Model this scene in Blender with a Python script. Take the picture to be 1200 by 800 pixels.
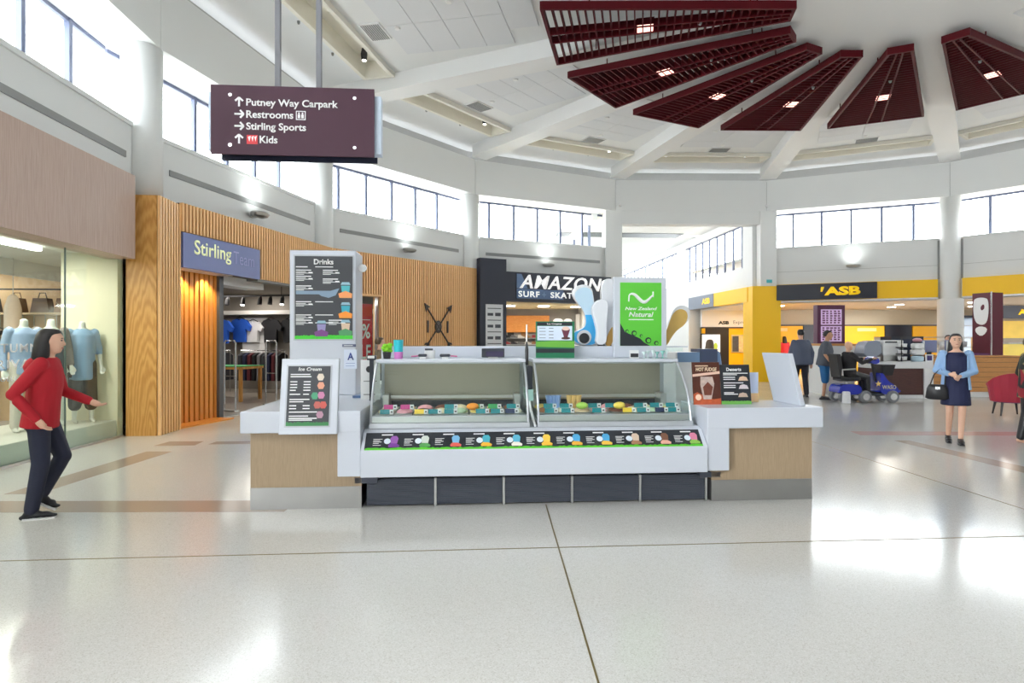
import bpy, bmesh, math, random
from math import sin, cos, tan, pi, radians as RAD
random.seed(7)
for _o in list(bpy.data.objects):
    bpy.data.objects.remove(_o)
SC = bpy.context.scene
COL = SC.collection

# ------------------------------------------------------------------ camera
FPX = 716.0                                  # focal length in pixels of the 1200 wide frame
cam_d = bpy.data.cameras.new('camera'); cam = bpy.data.objects.new('camera', cam_d); COL.objects.link(cam)
cam_d.sensor_width = 36; cam_d.lens = FPX / 1200 * 36; cam_d.clip_end = 300; cam_d.clip_start = 0.05
cam_d.shift_y = -0.8 / 1200
cam.location = (0, 0, 1.5); cam.rotation_euler = (RAD(90), 0, 0)
SC.camera = cam

# ------------------------------------------------------------------ world (bright overcast sky)
W = bpy.data.worlds.new('overcast_sky'); SC.world = W; W.use_nodes = True
_bg = W.node_tree.nodes['Background']; _bg.inputs[0].default_value = (0.93, 0.965, 1.0, 1); _bg.inputs[1].default_value = 12.0
SC.view_settings.view_transform = 'Standard'; SC.view_settings.look = 'None'
SC.view_settings.gamma = 1; SC.view_settings.use_curve_mapping = False
SC.view_settings.exposure = 0.2
cy = SC.cycles
cy.use_denoising = True; cy.max_bounces = 9; cy.diffuse_bounces = 5; cy.glossy_bounces = 4
cy.transmission_bounces = 6; cy.transparent_max_bounces = 12; cy.caustics_reflective = False; cy.caustics_refractive = False
cy.sample_clamp_indirect = 6.0; cy.sample_clamp_direct = 0.0

# atrium: a regular 14-sided hall
R14 = 12.5; TH = 2 * pi / 14; CX, CY = 6.78, 10.17; A6 = RAD(37.53)
APO = R14 * cos(TH / 2)
def vang(k): return A6 - (6 - k) * TH
def vert(k, r=R14): a = vang(k); return (CX + r * sin(a), CY + r * cos(a))
def bay(k):                                   # mid point and rotation of one side; local y points outward
    am = vang(k) + TH / 2
    return (CX + APO * sin(am), CY + APO * cos(am), 0), -am
def hl(y): return (APO + y) * tan(TH / 2)     # half length of a side at an outward offset
# sky portals: they only tell the renderer where the daylight comes in
def portal(loc, rot, sx, sy):
    d = bpy.data.lights.new('window_portal', 'AREA'); d.shape = 'RECTANGLE'; d.size = sx; d.size_y = sy
    d.cycles.is_portal = True
    o = bpy.data.objects.new('window_portal', d); COL.objects.link(o); o.location = loc; o.rotation_euler = rot
LA = RAD(3.5); V1 = vert(1)                  # the straight side wall that runs on from the first column
def lbay(j):
    t = R14 * sin(TH / 2) * (1 + 2 * j)
    return (V1[0] + t * sin(LA), V1[1] - t * cos(LA), 0), RAD(90) + LA
FRAMES = {'L0': lbay(0), 'L1': lbay(1)}
for _k in range(1, 9): FRAMES[_k] = bay(_k)
for _n, ((_x, _y, _z), _r) in FRAMES.items():
    if _n == 4: continue
    portal((_x + 0.95 * sin(-_r), _y + 0.95 * cos(-_r), 5.6), (RAD(-90), 0, _r), 5.5, 1.3)
REAR_Y = -6.0

# ------------------------------------------------------------------ helpers
def lin(c):
    return c / 12.92 if c <= 0.04045 else ((c + 0.055) / 1.055) ** 2.4
def S(r, g, b): return (lin(r / 255), lin(g / 255), lin(b / 255), 1)
MATS = {}
def mat(name, col, rough=0.5, metal=0.0, var=0.04, scale=8.0, spec=0.5, bump=0.0, emit=0.0, coat=0.0, alpha=1.0):
    if name in MATS: return MATS[name]
    m = bpy.data.materials.new(name); m.use_nodes = True; nt = m.node_tree; p = nt.nodes['Principled BSDF']
    p.inputs['Roughness'].default_value = rough; p.inputs['Metallic'].default_value = metal
    p.inputs['Specular IOR Level'].default_value = spec; p.inputs['Coat Weight'].default_value = coat
    tc = nt.nodes.new('ShaderNodeTexCoord'); nz = nt.nodes.new('ShaderNodeTexNoise')
    nz.inputs['Scale'].default_value = scale; nz.inputs['Detail'].default_value = 3
    nt.links.new(tc.outputs['Object'], nz.inputs['Vector'])
    mx = nt.nodes.new('ShaderNodeMix'); mx.data_type = 'RGBA'
    mx.inputs['A'].default_value = tuple(max(0, c * (1 - var)) for c in col[:3]) + (1,)
    mx.inputs['B'].default_value = tuple(min(1, c * (1 + var)) for c in col[:3]) + (1,)
    nt.links.new(nz.outputs['Fac'], mx.inputs['Factor']); nt.links.new(mx.outputs['Result'], p.inputs['Base Color'])
    if bump:
        b = nt.nodes.new('ShaderNodeBump'); b.inputs['Strength'].default_value = bump; b.inputs['Distance'].default_value = 0.01
        nt.links.new(nz.outputs['Fac'], b.inputs['Height']); nt.links.new(b.outputs['Normal'], p.inputs['Normal'])
    if emit:
        p.inputs['Emission Color'].default_value = col; p.inputs['Emission Strength'].default_value = emit
    MATS[name] = m
    return m
def wood(name, c1, c2, sc=(14, 14, 1.2), rough=0.45, dist=2.5, wave=3.0):
    m = bpy.data.materials.new(name); m.use_nodes = True; nt = m.node_tree; p = nt.nodes['Principled BSDF']
    p.inputs['Roughness'].default_value = rough
    tc = nt.nodes.new('ShaderNodeTexCoord'); mp = nt.nodes.new('ShaderNodeMapping'); mp.inputs['Scale'].default_value = sc
    nz = nt.nodes.new('ShaderNodeTexNoise'); nz.inputs['Scale'].default_value = wave; nz.inputs['Detail'].default_value = 4; nz.inputs['Distortion'].default_value = dist
    cr = nt.nodes.new('ShaderNodeValToRGB'); cr.color_ramp.elements[0].position = 0.3; cr.color_ramp.elements[1].position = 0.7
    cr.color_ramp.elements[0].color = c1; cr.color_ramp.elements[1].color = c2
    nt.links.new(tc.outputs['Object'], mp.inputs['Vector']); nt.links.new(mp.outputs['Vector'], nz.inputs['Vector'])
    nt.links.new(nz.outputs['Fac'], cr.inputs['Fac']); nt.links.new(cr.outputs['Color'], p.inputs['Base Color'])
    MATS[name] = m
    return m
def ringwood(name, c1, c2, rough=0.4):        # cathedral grain of a veneered board
    m = bpy.data.materials.new(name); m.use_nodes = True; nt = m.node_tree; p = nt.nodes['Principled BSDF']
    p.inputs['Roughness'].default_value = rough
    tc = nt.nodes.new('ShaderNodeTexCoord'); mp = nt.nodes.new('ShaderNodeMapping'); mp.inputs['Scale'].default_value = (3.2, 3.2, 0.55)
    wv = nt.nodes.new('ShaderNodeTexWave'); wv.wave_type = 'RINGS'; wv.inputs['Scale'].default_value = 2.2
    wv.inputs['Distortion'].default_value = 9; wv.inputs['Detail'].default_value = 3; wv.inputs['Detail Scale'].default_value = 1.2
    mx = nt.nodes.new('ShaderNodeMix'); mx.data_type = 'RGBA'; mx.inputs['A'].default_value = c1; mx.inputs['B'].default_value = c2
    nt.links.new(tc.outputs['Object'], mp.inputs['Vector']); nt.links.new(mp.outputs['Vector'], wv.inputs['Vector'])
    nt.links.new(wv.outputs['Fac'], mx.inputs['Factor']); nt.links.new(mx.outputs['Result'], p.inputs['Base Color'])
    MATS[name] = m
    return m
def glass(name, tint=(1, 1, 1, 1), refl=0.35):
    m = bpy.data.materials.new(name); m.use_nodes = True; nt = m.node_tree; nt.nodes.remove(nt.nodes['Principled BSDF'])
    out = nt.nodes['Material Output']; tr = nt.nodes.new('ShaderNodeBsdfTransparent'); gl = nt.nodes.new('ShaderNodeBsdfGlossy')
    tr.inputs['Color'].default_value = tint; gl.inputs['Roughness'].default_value = 0.03; gl.inputs['Color'].default_value = (0.95, 1, 0.98, 1)
    lw = nt.nodes.new('ShaderNodeLayerWeight'); lw.inputs['Blend'].default_value = 0.5; mx = nt.nodes.new('ShaderNodeMixShader')
    pw = nt.nodes.new('ShaderNodeMath'); pw.operation = 'POWER'; pw.inputs[1].default_value = 4.0
    ma = nt.nodes.new('ShaderNodeMath'); ma.operation = 'MULTIPLY_ADD'; ma.inputs[1].default_value = refl; ma.inputs[2].default_value = 0.025
    nt.links.new(lw.outputs['Facing'], pw.inputs[0]); nt.links.new(pw.outputs[0], ma.inputs[0]); nt.links.new(ma.outputs[0], mx.inputs['Fac']); nt.links.new(tr.outputs[0], mx.inputs[1]); nt.links.new(gl.outputs[0], mx.inputs[2])
    nt.links.new(mx.outputs[0], out.inputs['Surface'])
    MATS[name] = m
    return m
def glow(name, col, strength):
    m = bpy.data.materials.new(name); m.use_nodes = True; nt = m.node_tree; nt.nodes.remove(nt.nodes['Principled BSDF'])
    e = nt.nodes.new('ShaderNodeEmission'); e.inputs[0].default_value = col; e.inputs[1].default_value = strength
    nt.links.new(e.outputs[0], nt.nodes['Material Output'].inputs['Surface']); MATS[name] = m
    return m

class MB:                                     # collects shapes; build() makes ONE mesh object of them
    def __init__(s): s.v = []; s.f = []
    def add(s, v, f):
        n = len(s.v); s.v += [tuple(p) for p in v]; s.f += [tuple(i + n for i in q) for q in f]; return s
    def box(s, x0, x1, y0, y1, z0, z1):
        return s.add([(x0, y0, z0), (x1, y0, z0), (x1, y1, z0), (x0, y1, z0), (x0, y0, z1), (x1, y0, z1), (x1, y1, z1), (x0, y1, z1)],
                     [(3, 2, 1, 0), (4, 5, 6, 7), (0, 1, 5, 4), (1, 2, 6, 5), (2, 3, 7, 6), (3, 0, 4, 7)])
    def prism(s, pts, a, b, axis='z'):
        n = len(pts)
        def P(p, t): return (p[0], p[1], t) if axis == 'z' else ((p[0], t, p[1]) if axis == 'y' else (t, p[0], p[1]))
        return s.add([P(p, a) for p in pts] + [P(p, b) for p in pts],
                     [tuple(range(n))[::-1], tuple(range(n, 2 * n))] + [(i, (i + 1) % n, n + (i + 1) % n, n + i) for i in range(n)])
    def frustum(s, lo, z0, hi, z1):
        n = len(lo)
        return s.add([(x, y, z0) for x, y in lo] + [(x, y, z1) for x, y in hi],
                     [tuple(range(n))[::-1], tuple(range(n, 2 * n))] + [(i, (i + 1) % n, n + (i + 1) % n, n + i) for i in range(n)])
    def lathe(s, prof, cx=0, cy=0, n=20):      # prof: (r, z) from bottom to top, closed by end caps
        v = []; f = []
        for r, z in prof:
            for i in range(n):
                a = 2 * pi * i / n; v.append((cx + r * cos(a), cy + r * sin(a), z))
        m = len(prof)
        for j in range(m - 1):
            for i in range(n):
                f.append((j * n + i, j * n + (i + 1) % n, (j + 1) * n + (i + 1) % n, (j + 1) * n + i))
        f.append(tuple(range(n))[::-1]); f.append(tuple(range((m - 1) * n, m * n)))
        return s.add(v, f)
    def cyl(s, cx, cy, z0, z1, r, n=16): return s.lathe([(r, z0), (r, z1)], cx, cy, n)
    def tube(s, pts, rad, n=8):
        if not isinstance(rad, (list, tuple)): rad = [rad] * len(pts)
        from mathutils import Vector as V
        P = [V(p) for p in pts]; v = []; f = []; ref = None
        for j, p in enumerate(P):
            d = (P[min(j + 1, len(P) - 1)] - P[max(j - 1, 0)]).normalized()
            if ref is None: ref = V((0, 0, 1)) if abs(d.z) < 0.9 else V((1, 0, 0))
            a = d.cross(ref).normalized(); b = d.cross(a).normalized(); ref = -b if False else ref
            for i in range(n):
                t = 2 * pi * i / n; q = p + (a * cos(t) + b * sin(t)) * rad[j]; v.append(tuple(q))
        for j in range(len(P) - 1):
            for i in range(n):
                f.append((j * n + i, j * n + (i + 1) % n, (j + 1) * n + (i + 1) % n, (j + 1) * n + i))
        f.append(tuple(range(n))[::-1]); f.append(tuple(range((len(P) - 1) * n, len(P) * n)))
        return s.add(v, f)
    def loft(s, rings, n=16):                  # rings: (cx, cy, z, rx, ry)
        v = []; f = []
        for cx, cy_, z, rx, ry in rings:
            for i in range(n):
                a = 2 * pi * i / n; v.append((cx + rx * cos(a), cy_ + ry * sin(a), z))
        m = len(rings)
        for j in range(m - 1):
            for i in range(n):
                f.append((j * n + i, j * n + (i + 1) % n, (j + 1) * n + (i + 1) % n, (j + 1) * n + i))
        f.append(tuple(range(n))[::-1]); f.append(tuple(range((m - 1) * n, m * n)))
        return s.add(v, f)
    def ell(s, c, rx, ry, rz, n=14, m=9):
        return s.loft([(c[0], c[1], c[2] - rz * cos(pi * j / m), max(1e-4, rx * sin(pi * j / m)), max(1e-4, ry * sin(pi * j / m))) for j in range(m + 1)], n)
    def disc(s, cx, cz, y, r, t=0.004, n=14, ry=None):   # upright disc facing -y
        return s.prism([(cx + r * cos(2 * pi * i / n), cz + (ry or r) * sin(2 * pi * i / n)) for i in range(n)], y - t, y, 'y')
    def mesh(s, name):
        me = bpy.data.meshes.new(name); me.from_pydata(s.v, [], s.f)
        b = bmesh.new(); b.from_mesh(me); bmesh.ops.recalc_face_normals(b, faces=b.faces); b.to_mesh(me); b.free()
        return me
    def build(s, name, m, parent=None, loc=(0, 0, 0), rot=0, smooth=False, bevel=0, kind=None):
        me = s.mesh(name); me.materials.append(m)
        if smooth:
            for p in me.polygons: p.use_smooth = True
        if name in ('printed_lines', 'price_roundels', 'printed_marks', 'vent_slats'): kind = 'stuff'
        return obj(name, me, parent, loc, rot, bevel, kind)
def obj(name, me, parent=None, loc=(0, 0, 0), rot=0, bevel=0, kind=None):
    o = bpy.data.objects.new(name, me); COL.objects.link(o); o.parent = parent; o.location = loc
    o.rotation_euler = rot if isinstance(rot, tuple) else (0, 0, rot)
    if bevel:
        b = o.modifiers.new('bevel', 'BEVEL'); b.width = bevel; b.segments = 2; b.limit_method = 'ANGLE'
    if kind: o['kind'] = kind
    return o
def tag(o, label, cat, group=None, kind=None):
    o['label'] = label; o['category'] = cat
    if group: o['group'] = group
    if kind: o['kind'] = kind
    return o
def thing(name, label, cat, loc=(0, 0, 0), rot=0, group=None):
    o = obj(name, None, None, loc, rot); o.empty_display_size = 0.1
    return tag(o, label, cat, group)
def struct(name, loc=(0, 0, 0), rot=0):
    o = obj(name, None, None, loc, rot); o['kind'] = 'structure'; o.empty_display_size = 0.1
    return o
def copytree(root, loc, rot=None, label=None, group=None):
    r = root.copy(); COL.objects.link(r); r.location = loc
    if rot is not None: r.rotation_euler = (0, 0, rot)
    if label: r['label'] = label
    if group: r['group'] = group
    for ch in list(root.children):
        c = ch.copy(); COL.objects.link(c); c.parent = r
        for g in list(ch.children):
            d = g.copy(); COL.objects.link(d); d.parent = c
    return r
ORD = ['first', 'second', 'third', 'fourth', 'fifth', 'sixth', 'seventh', 'eighth', 'ninth', 'tenth', 'eleventh', 'twelfth', 'thirteenth', 'fourteenth']
def text(s, m, parent, loc, w=None, h=None, size=None, align='CENTER', rot=(RAD(90), 0, 0), bold=0.0, shear=0.0, ext=0.002, name='lettering', space=1.0):
    cu = bpy.data.curves.new(name, 'FONT'); cu.body = s; cu.size = 1; cu.offset = bold; cu.shear = shear; cu.space_character = space
    cu.resolution_u = 3; cu.align_x = 'LEFT'
    t = bpy.data.objects.new(name, cu); COL.objects.link(t)
    dg = bpy.context.evaluated_depsgraph_get(); me = bpy.data.meshes.new_from_object(t.evaluated_get(dg)); bpy.data.objects.remove(t)
    xs = [v.co.x for v in me.vertices]; ys = [v.co.y for v in me.vertices]
    x0, x1, y0, y1 = min(xs), max(xs), min(ys), max(ys)
    if size: sx = sy = size
    else:
        sx = (w / (x1 - x0)) if w else None; sy = (h / (y1 - y0)) if h else None
        sx = sx or sy; sy = sy or sx
    ox = {'LEFT': x0, 'CENTER': (x0 + x1) / 2, 'RIGHT': x1}[align]
    for v in me.vertices: v.co = ((v.co.x - ox) * sx, (v.co.y - y0) * sy, 0)
    bm = bmesh.new(); bm.from_mesh(me)
    r = bmesh.ops.extrude_face_region(bm, geom=bm.faces[:])
    for e in r['geom']:
        if isinstance(e, bmesh.types.BMVert): e.co.z += ext
    bmesh.ops.recalc_face_normals(bm, faces=bm.faces); bm.to_mesh(me); bm.free()
    me.materials.clear(); me.materials.append(m)
    o = bpy.data.objects.new(name, me); COL.objects.link(o); o.parent = parent; o.location = loc; o.rotation_euler = rot
    return o
def lamp(name, typ, loc, power, parent=None, col=(1, 1, 1), rot=(0, 0, 0), size=0.2, sy=None, spot=60, blend=0.6):
    d = bpy.data.lights.new(name, typ); d.energy = power; d.color = col
    if typ == 'AREA':
        d.size = size
        if sy: d.shape = 'RECTANGLE'; d.size_y = sy
    else: d.shadow_soft_size = size
    if typ == 'SPOT': d.spot_size = RAD(spot); d.spot_blend = blend
    o = bpy.data.objects.new(name, d); COL.objects.link(o); o.parent = parent; o.location = loc; o.rotation_euler = rot
    return o

# ------------------------------------------------------------------ materials
M_WALL = mat('painted_wall', (0.74, 0.75, 0.74, 1), 0.6, var=0.015, scale=1.5)
M_CEIL = mat('ceiling_paint', (0.78, 0.79, 0.79, 1), 0.7, var=0.01, scale=1.2)
M_BEAM = mat('beam_paint', (0.77, 0.77, 0.765, 1), 0.55, var=0.01, scale=1.2)
M_CREAM = mat('cream_trough', (0.82, 0.79, 0.70, 1), 0.6, var=0.02)
M_JOINT = mat('dark_joint', (0.30, 0.30, 0.29, 1), 0.7)
M_GRILLE = mat('grey_grille', (0.27, 0.275, 0.27, 1), 0.5)
M_MULL = mat('blue_grey_mullion', (0.10, 0.12, 0.20, 1), 0.4)
M_GLASS = glass('window_glass', (0.98, 1.0, 1.0, 1), 0.3)
M_SHOPGLASS = glass('shop_glass', (0.93, 0.98, 0.955, 1), 0.42)
M_CASEGLASS = glass('case_glass', (0.93, 0.985, 0.97, 1), 0.35)
M_LOUVRE = mat('maroon_louvre', S(76, 8, 18), 0.6, var=0.08, spec=0.15)
M_KWHITE = mat('white_solid_surface', (0.60, 0.63, 0.70, 1), 0.25, var=0.01)
M_WHITE = mat('white_paint', (0.82, 0.82, 0.82, 1), 0.4, var=0.01)
M_STEEL = mat('brushed_steel', (0.55, 0.55, 0.54, 1), 0.32, 0.9, var=0.08, scale=5)
M_CHROME = mat('chrome', (0.75, 0.76, 0.77, 1), 0.18, 1.0, var=0.02)
M_BLACK = mat('black_plastic', (0.02, 0.02, 0.023, 1), 0.4)
M_DARK = mat('charcoal_panel', S(42, 46, 56), 0.5)
M_SLAT = wood('honey_slat', S(240, 186, 122), S(250, 204, 146), (16, 16, 1.0))
M_SLATBACK = mat('slat_backing', S(60, 32, 14), 0.8)  # dark brown puts the shade between the slats into the colour
M_OAK = ringwood('oak_grain', S(200, 142, 70), S(220, 166, 94))
M_LAMIN = wood('pale_timber_laminate', S(160, 138, 110), S(176, 153, 125), (30, 30, 1.2), 0.5)
M_TAUPE = wood('taupe_timber', S(176, 150, 136), S(194, 170, 156), (26, 26, 0.8), 0.5, 1.0)
M_YELLOW = mat('bank_yellow', S(255, 200, 10), 0.45, var=0.02)
M_YELLOW2 = mat('bank_amber', S(255, 188, 10), 0.5, var=0.02)
M_NAVYBLK = mat('bank_black', S(28, 30, 44), 0.4)
M_TXTW = mat('white_lettering', (0.88, 0.88, 0.88, 1), 0.5, var=0.0)
M_RED = mat('sale_red', S(206, 32, 44), 0.5)
M_CHALK = mat('menu_slate', S(34, 38, 46), 0.35)
M_GREENP = mat('grass_green_print', S(84, 190, 40), 0.45, var=0.15, scale=60)
# ================================================================== STRUCTURE
def terrazzo():
    m = bpy.data.materials.new('terrazzo'); m.use_nodes = True; nt = m.node_tree; p = nt.nodes['Principled BSDF']
    tc = nt.nodes.new('ShaderNodeTexCoord'); vo = nt.nodes.new('ShaderNodeTexVoronoi'); vo.inputs['Scale'].default_value = 200
    nz = nt.nodes.new('ShaderNodeTexNoise'); nz.inputs['Scale'].default_value = 0.35; nz.inputs['Detail'].default_value = 4
    nt.links.new(tc.outputs['Object'], vo.inputs['Vector']); nt.links.new(tc.outputs['Object'], nz.inputs['Vector'])
    cr = nt.nodes.new('ShaderNodeValToRGB'); e = cr.color_ramp.elements
    e[0].position = 0.0; e[0].color = S(192, 188, 181); e[1].position = 0.2; e[1].color = S(208, 206, 201)
    n = e.new(0.75); n.color = S(214, 212, 208); n = e.new(1.0); n.color = S(222, 220, 217)
    sp = nt.nodes.new('ShaderNodeSeparateColor'); nt.links.new(vo.outputs['Color'], sp.inputs[0]); nt.links.new(sp.outputs[0], cr.inputs['Fac'])
    mx = nt.nodes.new('ShaderNodeMix'); mx.data_type = 'RGBA'; mx.blend_type = 'MULTIPLY'; mx.inputs['Factor'].default_value = 0.12
    nt.links.new(cr.outputs['Color'], mx.inputs['A']); nt.links.new(nz.outputs['Fac'], mx.inputs['B']); nt.links.new(mx.outputs['Result'], p.inputs['Base Color'])
    p.inputs['Roughness'].default_value = 0.13; p.inputs['IOR'].default_value = 1.42
    mr = nt.nodes.new('ShaderNodeMapRange'); mr.inputs['To Min'].default_value = 0.10; mr.inputs['To Max'].default_value = 0.19
    nt.links.new(nz.outputs['Fac'], mr.inputs['Value']); nt.links.new(mr.outputs['Result'], p.inputs['Roughness'])
    return m
M_FLOOR = terrazzo()
M_INLAY = mat('brown_inlay', S(170, 154, 143), 0.16, var=0.06, scale=40)
M_INLAYR = mat('pink_inlay', S(196, 160, 158), 0.16, var=0.06, scale=40)
M_BRASS = mat('brass_strip', S(120, 104, 60), 0.4, 0.3)
floor = MB().box(-30, 46, -14, 70, -0.2, 0).build('floor', M_FLOOR, kind='structure')
def floorpoly(name, pts, m, h=0.0015): return MB().prism(pts, -0.01, h, 'z').build(name, m, floor)
floorpoly('inlay_strip', [(-9.0, 5.30), (-2.0, 5.36), (-2.0, 5.74), (-9.0, 5.68)], M_INLAY)
floorpoly('inlay_strip', [(-4.97, 5.98), (-4.64, 5.98), (-4.60, 8.28), (-4.95, 8.28)], M_INLAY)
floorpoly('inlay_strip', [(-5.12, 8.72), (-4.55, 8.76), (-4.6, 9.12), (-5.1, 9.1)], M_INLAY)
floorpoly('inlay_strip', [(-4.4, 8.85), (-3.0, 8.95), (-3.0, 9.2), (-4.4, 9.1)], M_INLAY)
floorpoly('inlay_strip', [(5.55, 9.72), (16.0, 9.5), (16.0, 9.9), (5.6, 10.12)], M_INLAYR)
floorpoly('inlay_strip', [(5.75, 9.2), (5.98, 9.2), (6.22, 5.6), (5.86, 5.6)], M_INLAY)
def strip(p, q, w, m=M_BRASS):
    dx, dy = q[0] - p[0], q[1] - p[1]; l = math.hypot(dx, dy); nx, ny = -dy / l * w / 2, dx / l * w / 2
    floorpoly('brass_joint', [(p[0] - nx, p[1] - ny), (q[0] - nx, q[1] - ny), (q[0] + nx, q[1] + ny), (p[0] + nx, p[1] + ny)], m, 0.002)
strip((-9, 3.77), (20, 5.84), 0.010); strip((0.31, 5.6), (0.56, -5), 0.010); strip((4.40, 12.0), (4.75, -2), 0.008)
strip((5.9, 5.0), (16, 5.72), 0.008)

# ---- hall sides: upper fascia, clerestory, lower wall panel
FZ0, FZ1, SILL = 6.25, 7.37, 4.93
def panes(root, y, z0, z1, xs, hlw):
    MB().box(-hlw, hlw, y - 0.03, y + 0.03, z1 - 0.06, z1).build('frame_head', M_MULL, root)
    MB().box(-hlw, hlw, y - 0.03, y + 0.03, z0, z0 + 0.03).build('frame_sill', M_MULL, root)
    for x in xs: MB().box(x - 0.04, x + 0.04, y - 0.04, y + 0.04, z0, z1).build('mullion', M_MULL, root)
    ed = [-hlw] + list(xs) + [hlw]
    for a, b in zip(ed, ed[1:]): MB().box(a + 0.02, b - 0.02, y - 0.004, y + 0.004, z0, z1).build('pane', M_GLASS, root)
wn = 0
for key, (loc, rz) in FRAMES.items():
    flat = isinstance(key, str)
    def H(y): return hl(0) if flat else hl(y)
    nm = {'L0': 'left', 'L1': 'left_near'}.get(key, 'bay_%s' % key)
    r = struct('wall_%s' % nm, loc, rz)
    MB().prism([(-H(0) + 0.006, 0), (H(0) - 0.006, 0), (H(0.14) - 0.006, 0.14), (-H(0.14) + 0.006, 0.14)], FZ0, FZ1).build('fascia', M_WALL, r)
    MB().prism([(-H(0.02), 0.02), (H(0.02), 0.02), (H(0.3), 0.3), (-H(0.3), 0.3)], FZ0 + 0.02, FZ1 - 0.04).build('fascia_backing', M_JOINT, r)
    MB().prism([(-H(0.45), 0.45), (H(0.45), 0.45), (H(0.55), 0.55), (-H(0.55), 0.55)], FZ1 - 0.1, 8.0).build('reveal', mat('reveal_shade_grey', (0.46, 0.46, 0.45, 1), 0.7), r)  # grey puts the shade of the ceiling gap into the paint
    if key == 4: continue
    MB().prism([(-H(0.14), 0.14), (H(0.14), 0.14), (H(1.1), 1.1), (-H(1.1), 1.1)], FZ0, FZ0 + 0.12).build('window_soffit', M_WHITE, r)
    c = 0.34
    MB().prism([(-H(0.28) + c, 0.28), (H(0.28) - c, 0.28), (H(0.42), 0.42), (-H(0.42), 0.42)], 2.9, SILL - 0.07).build('lower_panel', M_WALL, r)
    MB().prism([(-H(0.25) + c, 0.25), (H(0.25) - c, 0.25), (H(1.0), 1.0), (-H(1.0), 1.0)], SILL - 0.07, SILL).build('coping', M_WALL, r)
    MB().prism([(-H(0.9), 0.9), (H(0.9), 0.9), (H(1.0), 1.0), (-H(1.0), 1.0)], 2.9, SILL - 0.05).build('outer_skin', M_WALL, r)
    MB().prism([(-H(0.36), 0.36), (H(0.36), 0.36), (H(0.5), 0.5), (-H(0.5), 0.5)], 2.9, SILL - 0.1).build('panel_backing', M_GRILLE, r)
    if key in ('L0', 'L1', 1, 2, 3):
        g = MB().box(-2.28, 2.28, 0.262, 0.30, 4.33, 4.43).build('slot_grille', M_GRILLE, r)
    if key in (5, 6):
        MB().box(-H(0.28) + c, H(0.28) - c, 0.272, 0.29, 4.02, 4.028).build('panel_joint', M_JOINT, r)
    wn += 1
    w = struct('window_%d' % wn, loc, rz)
    panes(w, 0.88, SILL, FZ0, [-1.9, -0.95, 0, 0.95, 1.9], H(0.88) - 0.02)
# columns where the sides meet
def column(k, label, z0=0.0):
    if k == 'L': x, y = V1[0] + 2 * R14 * sin(TH / 2) * sin(LA) - 0.3, V1[1] - 2 * R14 * sin(TH / 2) * cos(LA)
    else: x, y = vert(k, R14 + 0.3)
    t = thing('column', label, 'column', (x, y, z0), 0, 'round white columns of the hall'); t['kind'] = 'structure'
    MB().lathe([(0.3, 0), (0.3, FZ0 - z0)], n=36).build('shaft', M_WALL, t, smooth=False)
    for o in t.children:
        for p in o.data.polygons: p.use_smooth = len(p.vertices) == 4
    return t
column(1, 'large round white column above the timber portal at far left', 3.805)
column(2, 'round white column rising behind the drinks menu tower')
column(3, 'round white column above the right end of the slatted timber wall')
c6 = column(6, 'round white column with thick base in front of the yellow bank')
MB().lathe([(0.37, 0), (0.37, 2.89), (0.31, 2.9)], n=36).build('base_sleeve', M_WALL, c6)
column(7, 'round white column at the right end of the bank fascia'); 
# corridor portal: two square piers and the lintel between them
for k, nm in ((4, 'pier_1'), (5, 'pier_2')):
    x, y = vert(k, R14 + 0.28)
    p = struct('wall_' + nm, (x, y, 0), -vang(4) - TH / 2)
    MB().box(-0.30, 0.30, -0.3, 0.45, 0, FZ0).build('pier_face', M_WALL, p)
    if k == 5:
        MB().box(-0.62, 0.42, -0.36, 0.5, 0, 3.5).build('yellow_casing', M_YELLOW, p)
        MB().box(-0.08, 0.12, -0.32, -0.30, 3.62, 3.74).build('teal_notice', mat('teal_sign', S(70, 180, 190), 0.4), p)
    MB().ell((0.2 if k == 4 else -0.1, -0.38, 6.42), 0.05, 0.09, 0.05).build('sensor', M_WHITE, p, smooth=True)
loc4, rz4 = FRAMES[4]
lt = struct('wall_lintel', loc4, rz4)
MB().box(-2.6, 2.6, 0.02, 0.5, 5.77, FZ0).build('lintel_face', M_WALL, lt)

# ---- ceiling: slab, beams, hub, troughs, tiles, vents
poly = [vert(k, R14 + 0.62) for k in range(1, 10)] + [(18.6, REAR_Y), (-5.9, REAR_Y), (V1[0] - 0.45, V1[1] - 0.2)]
poly[0] = (V1[0] - 0.55, V1[1])
CZ = 7.75
ceil = struct('ceiling')
def fr(k, lx, ly):                             # local point of side k to world
    (x, y, _), r = FRAMES[k]
    return (x + lx * cos(r) - ly * sin(r), y + lx * sin(r) + ly * cos(r))
TRX, TRY0, TRY1 = 1.95, -1.95, -1.35
bm = bmesh.new()
outer = [bm.verts.new((x, y, CZ)) for x, y in poly]; edges = [bm.edges.new((outer[i], outer[(i + 1) % len(outer)])) for i in range(len(outer))]
for k in range(1, 9):
    q = [bm.verts.new(fr(k, x, y) + (CZ,)) for x, y in ((-TRX, TRY0), (TRX, TRY0), (TRX, TRY1), (-TRX, TRY1))]
    edges += [bm.edges.new((q[i], q[(i + 1) % 4])) for i in range(4)]
bmesh.ops.triangle_fill(bm, use_beauty=True, use_dissolve=False, edges=edges)
me = bpy.data.meshes.new('ceiling_plane'); bm.to_mesh(me); bm.free(); me.materials.append(M_CEIL)
obj('ceiling_plane', me, ceil)
MB().prism(poly, CZ + 0.35, CZ + 0.5).build('roof_slab', M_CEIL, ceil)
M_TILE = mat('ceiling_tile', (0.72, 0.735, 0.76, 1), 0.75, var=0.02, scale=30)
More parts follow.
